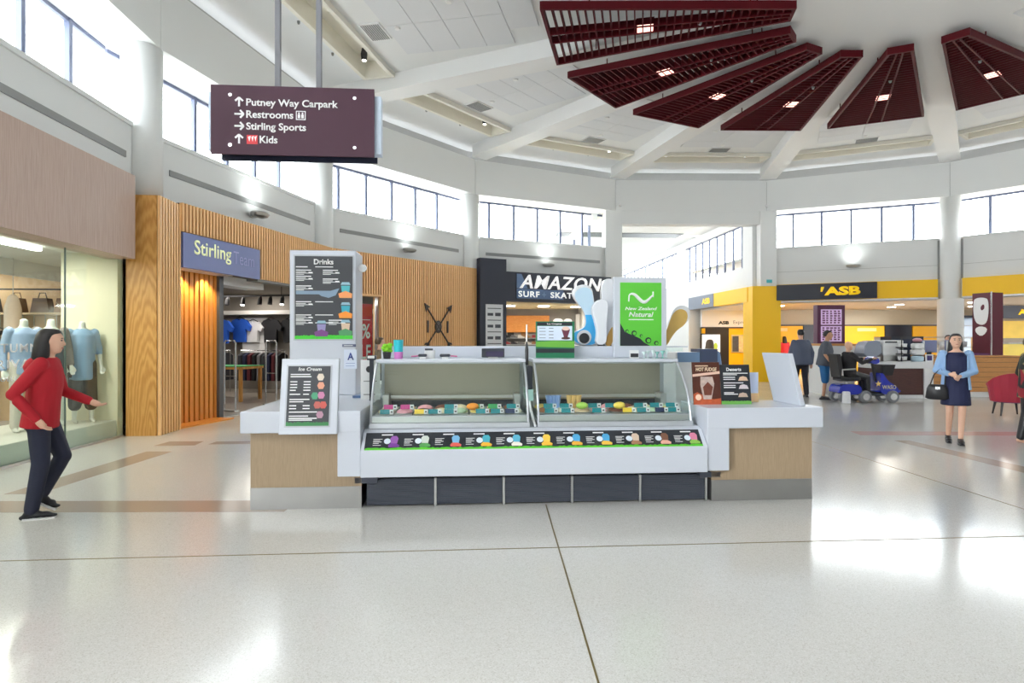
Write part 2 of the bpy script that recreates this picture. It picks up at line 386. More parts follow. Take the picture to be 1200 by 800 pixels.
tile_me = MB().box(-0.595, 0.595, -0.295, 0.295, -0.012, 0.02).mesh('ceiling_tile'); tile_me.materials.append(M_TILE)
M_SPOTLIT = glow('spot_glow', (1, 0.95, 0.85, 1), 8.0)
def trough_lights(k):
    loc, rz = FRAMES[k]
    t = struct('trim_%d' % k, loc, rz)
    b = MB(); x, y0, y1 = TRX, TRY0, TRY1
    b.box(-x - 0.09, x + 0.09, y0 - 0.09, y0, CZ - 0.11, CZ + 0.3).box(-x - 0.09, x + 0.09, y1, y1 + 0.09, CZ - 0.11, CZ + 0.3)
    b.box(-x - 0.09, -x, y0, y1, CZ - 0.11, CZ + 0.3).box(x, x + 0.09, y0, y1, CZ - 0.11, CZ + 0.3)
    b.build('trough_frame', M_CREAM, t)
    MB().box(-x, x, y0, y1, CZ + 0.28, CZ + 0.32).build('trough_top', M_CREAM, t)
    for i, sx in enumerate((-1.35, 1.35)):
        h = MB().lathe([(0.06, CZ + 0.02), (0.075, CZ + 0.16), (0.05, CZ + 0.28)], sx, -1.6, 12).build('trough_spot', M_BLACK, t)
        MB().lathe([(0.045, CZ + 0.005), (0.045, CZ + 0.019)], sx, -1.6, 12).build('spot_lens', M_SPOTLIT, h)
    for sx in (-0.5, 0.85): MB().lathe([(0.02, CZ - 0.06), (0.03, CZ - 0.03), (0.03, CZ)], sx, -1.1, 8).build('sprinkler', M_GRILLE, t)
    for sx, sy in ((0.1, -2.9), (-0.6, -4.2)): MB().lathe([(0.05, CZ - 0.05), (0.075, CZ - 0.02), (0.075, CZ)], sx, sy, 12).build('smoke_detector', M_WHITE, t)
    v = MB().box(-0.15, 0.5, -2.62, -2.18, CZ - 0.025, CZ).build('air_vent', M_WHITE, t)
    g = MB()
    for i in range(9): g.box(-0.12, 0.47, -2.59 + i * 0.044, -2.565 + i * 0.044, CZ - 0.035, CZ - 0.024)
    g.build('vent_slats', M_GRILLE, v)
    for j in range(5):
        yy = -2.98 - j * 0.6
        n = int((hl(yy) - 0.42) * 2 // 1.2)
        for i in range(n):
            obj('ceiling_tile', tile_me, t, ((i - (n - 1) / 2) * 1.2, yy, CZ - 0.012))
for k in range(1, 9): trough_lights(k)
M_BEAMJ = M_BEAM
for k in range(0, 11):
    a = vang(k)
    o = struct('trim_beam_%d' % k, (CX, CY, 0), -a)
    L = 12.28
    MB().box(-0.27, 0.27, 1.0, L, FZ1 + 0.005, CZ + 0.02).build('beam', M_BEAM, o)
    MB().box(-0.29, 0.29, 1.0, L, FZ1 - 0.005, FZ1 + 0.06).build('beam_flange', M_BEAM, o)
MB().lathe([(2.35, FZ1 - 0.012), (2.35, CZ + 0.01)], CX, CY, 14).build('hub_disc', M_BEAM, ceil)

# ---- maroon louvre panels
M_LLAMP = glow('louvre_lamp', (1.0, 0.50, 0.42, 1), 3.0)
LN = {1: 'at the top edge, the largest one', 2: 'second from the top', 3: 'third from the top', 4: 'above the corridor, fourth from the left side',
      5: 'left of the rightmost beam', 6: 'cut off by the right edge'}
def louvre(k):
    am = vang(k) + TH / 2
    t = thing('louvre_panel', 'maroon wedge shaped ceiling louvre ' + LN[k], 'louvre panel', (CX, CY, 7.13), -am, 'maroon ceiling louvres fanning from the hub')
    r0, r1 = 2.0, 6.17
    def hw(r): return 0.225 + (r - r0) * 0.205
    h = 0.14
    for s in (-1, 1):
        MB().prism([(s * hw(r0), r0), (s * hw(r1), r1), (s * (hw(r1) - 0.05), r1), (s * (hw(r0) - 0.05), r0)], 0, h).build('side_rail', M_LOUVRE, t)
        f = 0.30
        MB().prism([(s * (hw(r0) * f), r0), (s * (hw(r1) * f * 0.55), r1), (s * (hw(r1) * f * 0.55 - 0.03), r1), (s * (hw(r0) * f - 0.03), r0)], 0.0, h).build('centre_rail', M_LOUVRE, t)
    MB().box(-hw(r0), hw(r0), r0 - 0.05, r0, 0, h).build('inner_rail', M_LOUVRE, t)
    MB().box(-hw(r1), hw(r1), r1, r1 + 0.05, 0, h).build('outer_rail', M_LOUVRE, t)
    n = 30
    for i in range(1, n):
        r = r0 + (r1 - r0) * i / n; w = hw(r) - 0.05
        MB().box(-w, w, r - 0.012, r + 0.012, 0.015, 0.135).build('blade', M_LOUVRE, t)
    s = MB().box(-0.16, 0.16, 4.3, 4.62, 0.03, 0.15).build('downlight_box', M_LOUVRE, t)
    MB().box(-0.14, 0.14, 4.32, 4.60, 0.02, 0.03).build('lamp_face', M_LLAMP, s)
    MB().lathe([(0.02, 0.0), (0.035, 0.04), (0.02, 0.1)], 0.02, 3.5, 8).build('sprinkler', M_GRILLE, t)
    for s in (-1, 1):
        for r in (2.6, 5.4): MB().cyl(s * hw(r) * 0.9, r, h, 0.62, 0.012, 6).build('hanger', M_LOUVRE, t)
for k in range(1, 7): louvre(k)

# ---- rear of the hall (behind the camera): plain walls, closed to cut the frontal light
rw = struct('wall_rear')
b = MB(); b.box(-7, 19.5, REAR_Y - 0.3, REAR_Y, 3.0, 8.1)
b.box(-7, 19.5, REAR_Y - 0.3, REAR_Y, 0, 3.0)
b.build('rear_wall', M_WALL, rw)
x9, y9 = vert(9, R14)
MB().box(x9, x9 + 0.3, REAR_Y, y9 + 0.3, 0, 8.1).build('side_wall', M_WALL, rw)
for k in (7, 8):
    MB().box(-2.75, 2.75, 0.3, 0.5, 0, 2.95).build('blank_shopfront', M_WALL, bpy.data.objects['wall_bay_%d' % k])
# ================================================================== SHOPS AROUND THE HALL
M_SHOPW = mat('shop_wall', (0.66, 0.65, 0.62, 1), 0.6)
M_CREAMW = mat('cream_wall', S(222, 218, 192), 0.6, var=0.03, scale=2)
M_SHOPC = mat('shop_ceiling', (0.70, 0.68, 0.64, 1), 0.7)
M_SHOPF = mat('shop_floor', S(150, 140, 128), 0.3)
M_PANELLAMP = glow('panel_lamp', (1, 0.96, 0.88, 1), 9.0)
M_DOWN = glow('downlight_glow', (1, 0.97, 0.9, 1), 12.0)
L0, L0R = FRAMES['L0']; B1, B1R = FRAMES[1]; B2, B2R = FRAMES[2]; B3, B3R = FRAMES[3]

# ---- fashion shop with the mannequins (left)
g = struct('window_shopfront', L0, L0R)
ED = [-8.0, -5.6, -3.0, -0.62, 1.12, 2.46]
for a, b_ in zip(ED, ED[1:]): MB().box(a + 0.004, b_ - 0.004, 0.42, 0.432, 0.02, 2.76).build('pane', M_SHOPGLASS, g)
for a in ED[1:-1]: MB().box(a - 0.004, a + 0.004, 0.415, 0.437, 0.02, 2.76).build('silicone_joint', mat('green_joint', S(70, 92, 88), 0.4), g)
MB().box(-8, 2.46, 0.40, 0.45, 0, 0.03).build('sill_channel', M_STEEL, g)
bk = struct('trim_bulkhead_left', L0, L0R)
MB().box(-8.0, 2.26, 0.12, 0.55, 2.76, 4.04).build('taupe_cladding', M_TAUPE, bk)
sh = struct('wall_fashion_shop', L0, L0R)
MB().box(2.36, 2.50, 0.44, 1.28, 0, 3.0).build('cream_return', M_CREAMW, sh)          # cream side wall right of the mannequins
MB().box(4.55, 4.75, 1.2, 9, 0, 3.0).build('back_wall', mat('warm_shop_wall', S(226, 190, 150), 0.6), sh)
MB().box(2.4, 4.6, 1.15, 1.3, 0, 3.0).build('inner_return', M_CREAMW, sh)
MB().box(-8, 4.75, 7.5, 7.7, 0, 3.0).build('far_wall', mat('dark_shop_wall', S(86, 84, 84), 0.6), sh)
MB().box(-8.2, -8.0, 0.4, 7.6, 0, 3.0).build('end_wall', M_SHOPW, sh)
MB().box(-8, 4.75, 0.5, 7.7, 2.86, 3.0).build('shop_ceiling', M_SHOPC, sh)
MB().box(-8, 2.46, 0.46, 1.75, 0, 0.27).build('display_platform', mat('pale_platform', S(206, 206, 196), 0.35), sh, bevel=0.01)
for i, (x, y) in enumerate(((1.0, 1.2), (-1.2, 1.3), (-3.6, 1.3), (0.5, 3.8), (3.2, 4.0))):
    t = MB().box(x - 0.75, x + 0.75, y - 0.05, y + 0.05, 2.80, 2.86).build('strip_lamp', M_PANELLAMP, sh)
    lamp('shop_strip_light', 'AREA', (x, y, 2.78), 45, sh, (1, 0.94, 0.84), (0, 0, 0), 1.5, 0.12)
# curved pale bulkhead inside the shop
cb = MB()
for i in range(10):
    a0 = pi * (0.12 + 0.05 * i); a1 = pi * (0.12 + 0.05 * (i + 1))
    cb.prism([(3.4 - 3.0 * cos(a0), 1.6 + 1.0 * sin(a0)), (3.4 - 3.0 * cos(a1), 1.6 + 1.0 * sin(a1)), (3.4 - 2.9 * cos(a1), 1.6 + 1.1 * sin(a1)), (3.4 - 2.9 * cos(a0), 1.6 + 1.1 * sin(a0))], 2.6, 2.86)
cb.build('curved_bulkhead', M_WHITE, sh)

# ---- timber portal between the fashion shop and the sports shop
pt = thing('timber_portal', 'oak veneered timber portal box with slatted side beside the shop window', 'portal', L0, L0R)
MB().box(2.48, 3.20, -0.085, 0.38, 0, 3.8).build('veneer_core', M_OAK, pt)
MB().box(2.50, 3.19, -0.09, -0.085, 0, 3.8).build('slat_backing', M_SLATBACK, pt)  # dark sheet added so the slat gaps read as shaded
for i in range(8):
    x = 2.52 + i * 0.09; MB().box(x - 0.02, x + 0.03, -0.135, -0.09, 0, 3.8).build('slat', M_SLAT, pt)

# ---- slatted timber wall over the sports shop entrance and beyond it
PITCH, SW = 0.085, 0.042
slm = {}
def slat(parent, x, z0, z1, y=-0.058, m=M_SLAT):
    key = (round(z0, 3), round(z1, 3), m.name)
    if key not in slm:
        e = MB().box(0, SW, 0, 0.07, z0, z1).mesh('slat'); e.materials.append(m); slm[key] = e
    obj('slat', slm[key], parent, (x, y, 0))
s1 = struct('wall_slatted_entrance', B1, B1R)
SLT = 3.84
MB().box(-2.36, hl(0), 0.012, 0.26, 2.78, SLT).build('slat_backing', M_SLATBACK, s1)
x = -2.36
while x < hl(0) - SW:
    slat(s1, x, 3.36 if x < -0.2 else 2.76, SLT); x += PITCH
s2 = struct('wall_slatted', B2, B2R)
MB().box(-hl(0), -1.13, 0.012, 0.26, 2.76, SLT).build('slat_backing', M_SLATBACK, s2)
MB().box(-1.13, hl(0), 0.012, 0.26, 0, SLT).build('slat_backing', M_SLATBACK, s2)
x = -hl(0)
while x < hl(0) - SW + 0.01:
    slat(s2, x, 0 if x > -1.15 else 2.74, SLT); x += PITCH
MB().box(-hl(0), -1.13, -0.03, 0.26, 2.70, 2.76).build('head_trim', M_SLAT, s2)
MB().box(-1.16, -1.10, -0.04, 0.3, 0, 2.76).build('jamb_trim', M_SLAT, s2)
MB().box(-0.2, hl(0), 0.0, 0.26, 2.72, 2.77).build('head_trim', M_GRILLE, s1)
# warm lit reveal left of the entrance
rv = struct('wall_entrance_reveal', B1, B1R)
M_WARM = wood('amber_slat', S(204, 132, 52), S(222, 152, 70), (16, 16, 1.0))
MB().box(-2.40, -0.95, 0.42, 0.60, 0, 2.78).build('reveal_backing', M_SLATBACK, rv)
for i in range(11):
    xx = -2.33 + i * 0.13; MB().box(xx, xx + 0.085, 0.36, 0.42, 0, 2.75).build('slat', M_WARM, rv)
MB().box(-2.40, -0.95, 0.0, 0.6, 0.0, 0.025).build('reveal_step', M_WARM, rv)
MB().box(-2.40, -2.34, 0.0, 0.45, 0, 2.78).build('side_return', M_OAK, rv)
MB().box(-2.40, -0.9, 0.06, 0.6, 2.75, 2.80).build('reveal_soffit', M_WHITE, rv)
for xx in (-1.95, -1.35): lamp('reveal_downlight', 'SPOT', (xx, 0.2, 2.72), 60, rv, (1, 0.72, 0.38), (RAD(8), 0, 0), 0.04, spot=110)
# shop name board
bd = thing('shop_sign', 'blue shop sign reading Stirling Team above the sports shop entrance', 'sign', B1, B1R)
MB().box(-2.34, -0.2, -0.05, 0.012, 2.75, 3.345).build('sign_board', mat('periwinkle_sign', S(112, 124, 178), 0.4, var=0.03), bd)
text('Stirling', mat('pale_lime_letters', S(238, 244, 190), 0.4, emit=0.3), bd, (-2.08, -0.055, 2.93), w=0.98, h=0.33, align='LEFT', bold=0.012)
text('Team', mat('lilac_letters', S(160, 164, 214), 0.4), bd, (-1.04, -0.055, 2.97), w=0.64, h=0.24, align='LEFT')
# entrance: dark jamb, inner lintel, threshold
ent = struct('door_1', B1, B1R)
MB().box(-0.97, -0.85, 0.30, 0.62, 0, 2.78).build('dark_jamb', mat('slate_jamb', S(74, 80, 88), 0.45), ent)
MB().box(-0.95, 0.75, 0.5, 0.95, 2.62, 2.80).build('shutter_box', M_WHITE, ent)
MB().box(-0.97, hl(0), 0.25, 0.45, 0.0, 0.006).build('threshold', M_GRILLE, ent)
# ---- sports shop interior
sp = struct('wall_sports_shop', B1, B1R)
MB().box(-1.2, 9.0, 8.2, 8.4, 0, 3.2).build('side_wall', M_SHOPW, sp)
MB().box(5.6, 5.8, -1.2, 8.4, 0, 3.2).build('back_wall', mat('dim_shop_wall', S(150, 144, 136), 0.6), sp)
MB().box(-1.2, -1.0, 0.6, 8.3, 0, 3.2).build('side_wall', mat('grey_side_wall', S(140, 138, 134), 0.6), sp)
MB().prism([(-1.2, 0.5), (2.9, 0.5), (7.3, -2.0), (9, 8.3), (-1.2, 8.3)], 2.95, 3.1).build('shop_ceiling', mat('taupe_ceiling', S(150, 142, 132), 0.7), sp)
MB().prism([(-1.2, 0.45), (2.75, 0.45), (7.2, -1.6), (9, 8.3), (-1.2, 8.3)], 0.0, 0.004).build('shop_floor', M_SHOPF, sp)
MB().box(5.2, 5.6, -1, 8.2, 2.30, 2.42).build('wall_pelmet', M_SHOPC, sp)
for (xx, yy) in ((0.6, 2.2), (2.6, 3.2), (3.2, 5.4), (4.6, 3.5)): lamp('shop_fill_light', 'AREA', (xx, yy, 2.9), 26, sp, (1, 0.94, 0.86), (0, 0, 0), 0.9)  # area fills added because the interior needs light, no fixtures
# second glazed bay of the sports shop with a sale poster
g2 = struct('window_sports_shop', B2, B2R)
MB().box(-hl(0) + 0.05, -1.16, 0.12, 0.132, 0.05, 2.70).build('pane', M_SHOPGLASS, g2)
MB().box(-hl(0), -1.16, 0.08, 0.16, 0, 0.06).build('sill_channel', M_STEEL, g2)
MB().box(-1.2, -1.15, 0.06, 0.2, 0, 2.7).build('jamb', M_STEEL, g2)
po = thing('sale_poster', 'tall red sale poster with white percent sign in the sports shop window', 'poster', B2, B2R)
MB().box(-2.12, -1.27, 0.20, 0.21, 0.5, 2.5).build('poster_sheet', M_RED, po)
text('50%', M_TXTW, po, (-1.70, 0.198, 1.56), w=0.70, h=0.40, bold=0.02)
text('SALE', M_TXTW, po, (-1.70, 0.198, 1.0), w=0.74, h=0.40, bold=0.02)
MB().box(-2.0, -1.35, 0.197, 0.2, 2.06, 2.075).build('poster_rule', M_TXTW, po)
MB().box(-hl(0), -1.2, 1.2, 1.3, 0, 2.9).build('display_back', M_WHITE, sp if False else g2)
lamp('window_fill_light', 'AREA', (-1.9, 0.7, 2.65), 14, g2, (1, 1, 1), (0, 0, 0), 0.4)  # area fill added over the poster display, no fixture

# crossed arrows emblem on the slats
em = thing("arrow_emblem", "black crossed arrows emblem with oval shield on the slatted wall", "emblem", (B2[0] - 0.03 * sin(-B2R), B2[1] - 0.03 * cos(-B2R), 0), B2R)
ecx, ecz = 0.99, 1.92
M_IRON = mat('iron_black', S(52, 42, 36), 0.6)
MB().disc(ecx, ecz, -0.045, 0.13, 0.03, 18, 0.19).build('shield', M_IRON, em)
MB().disc(ecx, ecz + 0.02, -0.075, 0.085, 0.008, 16, 0.13).build('shield_face', mat('iron_grey', S(88, 84, 80), 0.5), em)
for s in (-1, 1):
    a = MB(); dx, dz = s * 0.5, 0.58
    a.tube([(ecx - dx, -0.07, ecz - dz), (ecx + dx, -0.07, ecz + dz)], 0.022, 6).build('arrow_shaft', M_IRON, em)
    l = math.hypot(dx, dz); ux, uz = dx / l, dz / l
    tipx, tipz = ecx + dx * 1.18, ecz + dz * 1.18
    MB().prism([(tipx, tipz), (ecx + dx * 0.86 - uz * 0.11, ecz + dz * 0.86 + ux * 0.11), (ecx + dx * 0.93, ecz + dz * 0.93), (ecx + dx * 0.86 + uz * 0.11, ecz + dz * 0.86 - ux * 0.11)], -0.085, -0.06, 'y').build('arrow_head', M_IRON, em)
    for q in (-0.78, -0.95):
        bx, bz = ecx + dx * q, ecz + dz * q
        for t_ in (-1, 1):
            MB().prism([(bx, bz), (bx - ux * 0.13 - t_ * uz * 0.1, bz - uz * 0.13 + t_ * ux * 0.1), (bx - ux * 0.2 - t_ * uz * 0.09, bz - uz * 0.2 + t_ * ux * 0.09), (bx - ux * 0.1, bz - uz * 0.1)], -0.085, -0.06, 'y').build('fletching', M_IRON, em)
for s in (-1, 1): MB().box(ecx + s * 0.42 - 0.03, ecx + s * 0.42 + 0.03, -0.06, -0.04, ecz - 0.18, ecz + 0.18).build('small_mark', M_IRON, em)

# ---- wall uplights
def uplight(k, label, power=36):
    t = thing('wall_uplight', label, 'wall light', FRAMES[k][0], FRAMES[k][1], 'grey wall uplights below the clerestory')
    b = MB(); n = 16
    for (z, rx, ry) in ((4.06, 0.10, 0.05), (4.09, 0.2, 0.13), (4.13, 0.23, 0.16), (4.15, 0.22, 0.15)): pass
    b.loft([(0, 0.08, z, rx, ry) for (z, rx, ry) in ((4.05, 0.10, 0.05), (4.08, 0.2, 0.13), (4.13, 0.23, 0.17), (4.16, 0.22, 0.16))], 18)
    b.box(-0.06, 0.06, 0.1, 0.28, 4.07, 4.14)
    b.build('housing', M_STEEL, t, smooth=False)
    MB().loft([(0, 0.08, 4.161, 0.17, 0.11), (0, 0.08, 4.166, 0.17, 0.11)], 16).build('lamp_glass', glow_up, t)
    lamp('uplight', 'SPOT', (0, -0.02, 4.2), power, t, (0.93, 1, 0.98), (RAD(180 - 8), 0, 0), 0.10, spot=150, blend=1.0)
glow_up = glow('uplight_glow', (0.95, 1, 0.98, 1), 5.0)
uplight(1, 'grey oval uplight on the white wall above the shop sign reading Stirling Team')
uplight(2, 'grey oval uplight on the white wall above the slatted wall with crossed arrows')
uplight(3, 'grey oval uplight on the white wall above the surf shop sign')
uplight(5, 'grey oval uplight on the white wall above the bank sign', 28)

# ---- surf shop (dark front)
sf = struct('wall_surf_shop', B3, B3R)
M_SURFD = mat('surf_navy', S(40, 44, 58), 0.45)
MB().box(-2.72, -1.78, -0.25, 0.3, 0, 4.17).build('dark_pier', M_SURFD, sf)
MB().box(-2.45, 2.55, -0.06, 0.3, 2.82, 3.80).build('dark_fascia', M_SURFD, sf)
MB().box(2.2, 2.6, 0, 0.3, 0, 2.82).build('dark_jamb', M_SURFD, sf)
sg = thing('shop_sign', 'navy shop sign reading AMAZON SURF SKATE in white letters', 'sign', B3, B3R)
MB().box(-1.32, 2.2, -0.09, -0.06, 2.90, 3.74).build('sign_board', M_SURFD, sg)
MB().prism([(-1.32, 3.74), (-1.32, 3.26), (-0.9, 3.26), (-1.14, 3.74)], -0.095, -0.09, 'y').build('blue_flash', mat('surf_blue', S(96, 122, 160), 0.4), sg)
MB().prism([(-1.32, 3.24), (-1.32, 2.92), (0.5, 2.92), (0.5, 3.24)], -0.095, -0.09, 'y').build('blue_flash', mat('surf_blue2', S(82, 108, 146), 0.4), sg)
M_LETTER = mat('lit_white_letters', (0.9, 0.9, 0.9, 1), 0.4, emit=0.5)
text('AMAZON', M_LETTER, sg, (-1.22, -0.10, 3.26), w=3.3, h=0.46, align='LEFT', bold=0.012, shear=0.25, ext=0.04, space=1.08)
text('SURF', M_LETTER, sg, (-1.26, -0.10, 2.97), w=0.80, h=0.2, align='LEFT', bold=0.015, space=1.15, ext=0.02)
text('SKATE', M_LETTER, sg, (-0.02, -0.10, 2.97), w=1.05, h=0.2, align='LEFT', bold=0.015, space=1.15, ext=0.02)
text('+', mat('surf_pale', S(120, 150, 190), 0.4), sg, (-0.27, -0.10, 2.99), w=0.16)
nb = thing('notice_board', 'tall white brand directory on the dark pier of the surf shop', 'notice board', B3, B3R)
MB().box(-2.53, -1.92, -0.275, -0.25, 0.9, 2.68).build('board_sheet', mat('pale_board', S(214, 216, 218), 0.5), nb)
pr = MB(); random.seed(3)
for i in range(9):
    z = 2.55 - i * 0.19
    if i in (1, 3, 5, 8): pr.box(-2.47, -2.27, -0.279, -0.275, z - 0.05, z + 0.04).box(-2.2, -2.0, -0.279, -0.275, z - 0.06, z + 0.05)
    else: pr.box(-2.47, -1.98, -0.279, -0.275, z - 0.015, z + 0.012)
pr.build('printed_marks', mat('print_grey', S(70, 72, 80), 0.6), nb)
si = struct('wall_surf_interior', (1.3, 21.0, 0), 0)
MB().box(-4.0, 3.2, 4.5, 4.7, 0, 3.0).build('back_wall', mat('grey_shoe_wall', S(150, 146, 142), 0.6), si)
MB().prism([(-2.7, -0.8), (-2.85, -0.8), (-4.0, 4.6), (-3.85, 4.6)], 0, 3.0).build('side_wall', M_SHOPW, si)
MB().prism([(2.3, 1.7), (2.45, 1.7), (3.1, 4.6), (2.95, 4.6)], 0, 3.0).build('side_wall', M_SHOPW, si)
MB().prism([(-2.5, -0.75), (2.45, 1.72), (3.1, 4.6), (-4.0, 4.6)], 2.82, 2.95).build('shop_ceiling', mat('pale_gold_ceiling', S(224, 204, 160), 0.7), si)
MB().box(-1.75, 0.25, 4.36, 4.5, 1.85, 2.55).build('orange_timber_panel', wood('orange_timber', S(214, 132, 48), S(236, 160, 80), (1.2, 14, 8)), si)
MB().box(1.35, 2.95, 4.30, 4.5, 0.2, 2.6).build('white_panel', M_WHITE, si)
for xx, yy in ((-1.4, 1.9), (-0.1, 2.2), (1.2, 2.6)):
    MB().box(xx - 0.2, xx + 0.2, yy - 0.2, yy + 0.2, 2.79, 2.82).build('ceiling_lamp', M_DOWN, si); lamp('surf_light', 'AREA', (xx, yy, 2.76), 32, si, (1, 0.93, 0.8), (0, 0, 0), 0.5)
def shoe_mesh(m):
    b = MB(); b.prism([(-0.14, 0), (0.14, 0), (0.14, 0.04), (0.05, 0.07), (-0.02, 0.12), (-0.13, 0.12)], -0.04, 0.04, 'y'); e = b.mesh('shoe'); e.materials.append(m); return e
SHM = [shoe_mesh(mat('shoe_' + n, c, 0.6)) for n, c in (('black', S(30, 30, 34)), ('tan', S(150, 110, 70)), ('grey', S(96, 96, 100)), ('red', S(150, 40, 44)), ('white', S(210, 206, 200)))]
SHN = ['black', 'tan', 'grey', 'red', 'pale']
for rI, z in enumerate((1.62, 1.36, 1.10)):
    shf = MB().box(-1.7, 0.35, 4.24, 4.5, z - 0.02, z).build('shoe_shelf', M_STEEL, si)
    for i in range(7):
        c = (rI * 3 + i * 2) % 5
        o = obj('shoe', SHM[c], None, (1.3 - 1.5 + i * 0.29, 21.0 + 4.34, z + 0.001), 0)
        tag(o, '%s shoe, %s from the left on the %s shelf in the surf shop' % (SHN[c], ORD[i], ('top', 'middle', 'bottom')[rI]), 'shoe', 'shoes on the surf shop shelves')
for i, xx in enumerate((-1.35, -0.8, -0.15)):
    o = MB().box(-0.13, 0.13, 0, 0.03, 0, 0.3).build('picture', SHM[i].materials[0], None, (1.3 + xx, 21.0 + 4.46, 1.68), 0)
    tag(o, 'small framed picture, %s from the left above the shoe shelves' % ORD[i], 'picture', 'pictures above the shoe shelves')
for i, (xx, rr, mm, lb) in enumerate(((0.55, 0.33, mat('board_ice', S(196, 224, 240), 0.3), 'pale blue rounded surfboard with white rim hung in the surf shop'), (0.98, 0.30, mat('board_white', S(226, 228, 226), 0.3), 'white surfboard partly behind the pale blue one in the surf shop'))):
    t = thing('surfboard', lb, 'surfboard', (1.3 + xx, 21.0 + 3.6 + i * 0.35, 0.3), 0, 'surfboards in the surf shop')
    prof = [(rr * sin(pi * j / 24) ** 0.6 * (1 if q else -1), 2.1 * (1 - cos(pi * j / 24)) / 2) for q in (0, 1) for j in (range(24, -1, -1) if q == 0 else range(1, 24))]
    MB().prism(prof, -0.03, 0.03, 'y').build('rim', M_WHITE, t)
    MB().prism([(p[0] * 0.72, p[1] * 0.9 + 0.1) for p in prof], -0.036, -0.03, 'y').build('deck', mm, t)

# ---- bank hall behind bays 5 and 6
bkw = struct('wall_bank')
v5, v6, v7, v8 = [vert(k, R14 + 0.32) for k in (5, 6, 7, 8)]
CPOL = [v5, v6, v7, v8, (40, 6), (40, 29.2), (8.6, 29.2)]
M_BANKC = mat('bank_ceiling', S(196, 184, 170), 0.7)
MB().prism(CPOL, 2.96, 3.1).build('bank_ceiling', M_BANKC, bkw)
MB().prism([v6, v7, v8, (40, 6), (40, 29.2), (8.6, 29.2), v5], 4.7, 4.8).build('bank_roof', M_BANKC, bkw)
MB().box(8.6, 40, 29.0, 29.2, 0, 3.0).build('back_wall', mat('beige_wall', S(196, 186, 166), 0.6), bkw)
MB().box(39.8, 40, 6, 29, 0, 3.0).build('side_wall', M_SHOPW, bkw)
M_BANKF = mat('bank_floor', S(190, 170, 146), 0.25)
MB().box(11.3, 20.5, 28.88, 29.0, 2.2, 2.26).build('black_rail', M_NAVYBLK, bkw)
for (a, b_, m, nm) in ((11.3, 13.75, M_YELLOW2, 'yellow_panel'), (13.75, 15.25, M_NAVYBLK, 'black_panel'), (15.25, 17.6, M_YELLOW2, 'yellow_panel'), (17.6, 18.9, M_NAVYBLK, 'black_panel'), (18.9, 20.4, M_YELLOW2, 'yellow_panel'), (25.3, 29.0, M_YELLOW2, 'yellow_panel')):
    MB().box(a + 0.02, b_ - 0.02, 28.84, 29.0, 0, 2.2 if b_ < 24 else 2.75).build(nm, m, bkw)
MB().box(11.9, 13.0, 28.835, 28.84, 1.95, 2.1).build('panel_caption', mat('pale_caption', S(250, 222, 150), 0.5), bkw)
MB().box(16.3, 17.2, 28.835, 28.84, 1.95, 2.1).build('panel_caption', MATS['pale_caption'], bkw)
for (x, y) in ((10.5, 23.4), (12.3, 22.6), (14.2, 22.0), (11.2, 25.5), (13.4, 25.2), (15.6, 24.6), (17.5, 23.2), (18.0, 20.6), (16.4, 26.4), (19.6, 26.0), (20.5, 22.5), (19.6, 18.6), (22.5, 19.5)):
    d = MB().lathe([(0.16, 2.945), (0.16, 2.96)], x, y, 16).build('downlight', M_DOWN, bkw)
for (x, y) in ((11.5, 24.6), (14.8, 24.2), (18.4, 23.2), (21.5, 20.5), (16.5, 26.8), (23, 25)): lamp('bank_light', 'AREA', (x, y, 2.93), 75, bkw, (1, 0.96, 0.88), (0, 0, 0), 0.8)
for k in (5, 6):
    loc, rz = FRAMES[k]; t = struct('trim_bank_fascia_%d' % k, loc, rz)
    MB().box(-hl(0) + (0.3 if k == 5 else 0.30), hl(0) - 0.30, 0.14, 0.3, 2.95, 3.55).build('yellow_fascia', M_YELLOW, t)
    MB().box(-hl(0) + 0.3, hl(0) - 0.3, 0.14, 0.32, 2.90, 2.955).build('fascia_edge', M_WHITE, t)
    for s in (-1, 1): MB().box(s * (hl(0.3) - 0.33) - 0.03, s * (hl(0.3) - 0.33) + 0.03, 0.26, 0.3, 3.55, SILL - 0.08).build('joint_strip', M_GRILLE, t)
loc5, rz5 = FRAMES[5]
bs = thing('bank_sign', 'black bank sign with yellow letters ASB above the entrance', 'sign', loc5, rz5)
MB().box(-2.45, 0.72, 0.03, 0.14, 2.97, 3.53).build('sign_board', M_NAVYBLK, bs)
M_YLET = mat('yellow_letters', S(255, 206, 20), 0.4, emit=0.35)
text('ASB', M_YLET, bs, (-0.90, 0.025, 3.10), w=1.12, h=0.31, align='LEFT', bold=0.05, ext=0.03)
MB().prism([(-1.0, 3.41), (-0.9, 3.41), (-0.96, 3.24), (-1.02, 3.24)], 0.0, 0.03, 'y').build('apostrophe', M_YLET, bs)
loc6, rz6 = FRAMES[6]
hs = thing('hanging_sign', 'small black sign with yellow lettering inside the bank at right edge', 'sign', (22.2, 25.0, 0), 0)
MB().box(-2.1, 2.0, 0, 0.1, 2.42, 2.94).build('sign_board', M_NAVYBLK, hs)
text('ASB', M_YLET, hs, (-1.5, -0.005, 2.56), w=0.8, h=0.24, align='LEFT', bold=0.05)
pp = thing('bank_wall_poster', 'large yellow printed poster on the bank wall near the right edge', 'poster', (23.1, 27.5, 0), 0)
MB().box(-1.0, 1.25, 0, 0.06, 0.3, 2.4).build('poster_sheet', mat('poster_yellow', S(236, 200, 90), 0.5, var=0.2, scale=2), pp)
MB().box(-1.0, 1.25, -0.004, 0, 1.35, 1.62).build('printed_band', mat('poster_grey', S(150, 140, 126), 0.5), pp)
MB().disc(0.7, 0.9, -0.002, 0.4, 0.004, 16).build('printed_roundel', mat('poster_roundel', S(170, 160, 140), 0.5), pp)
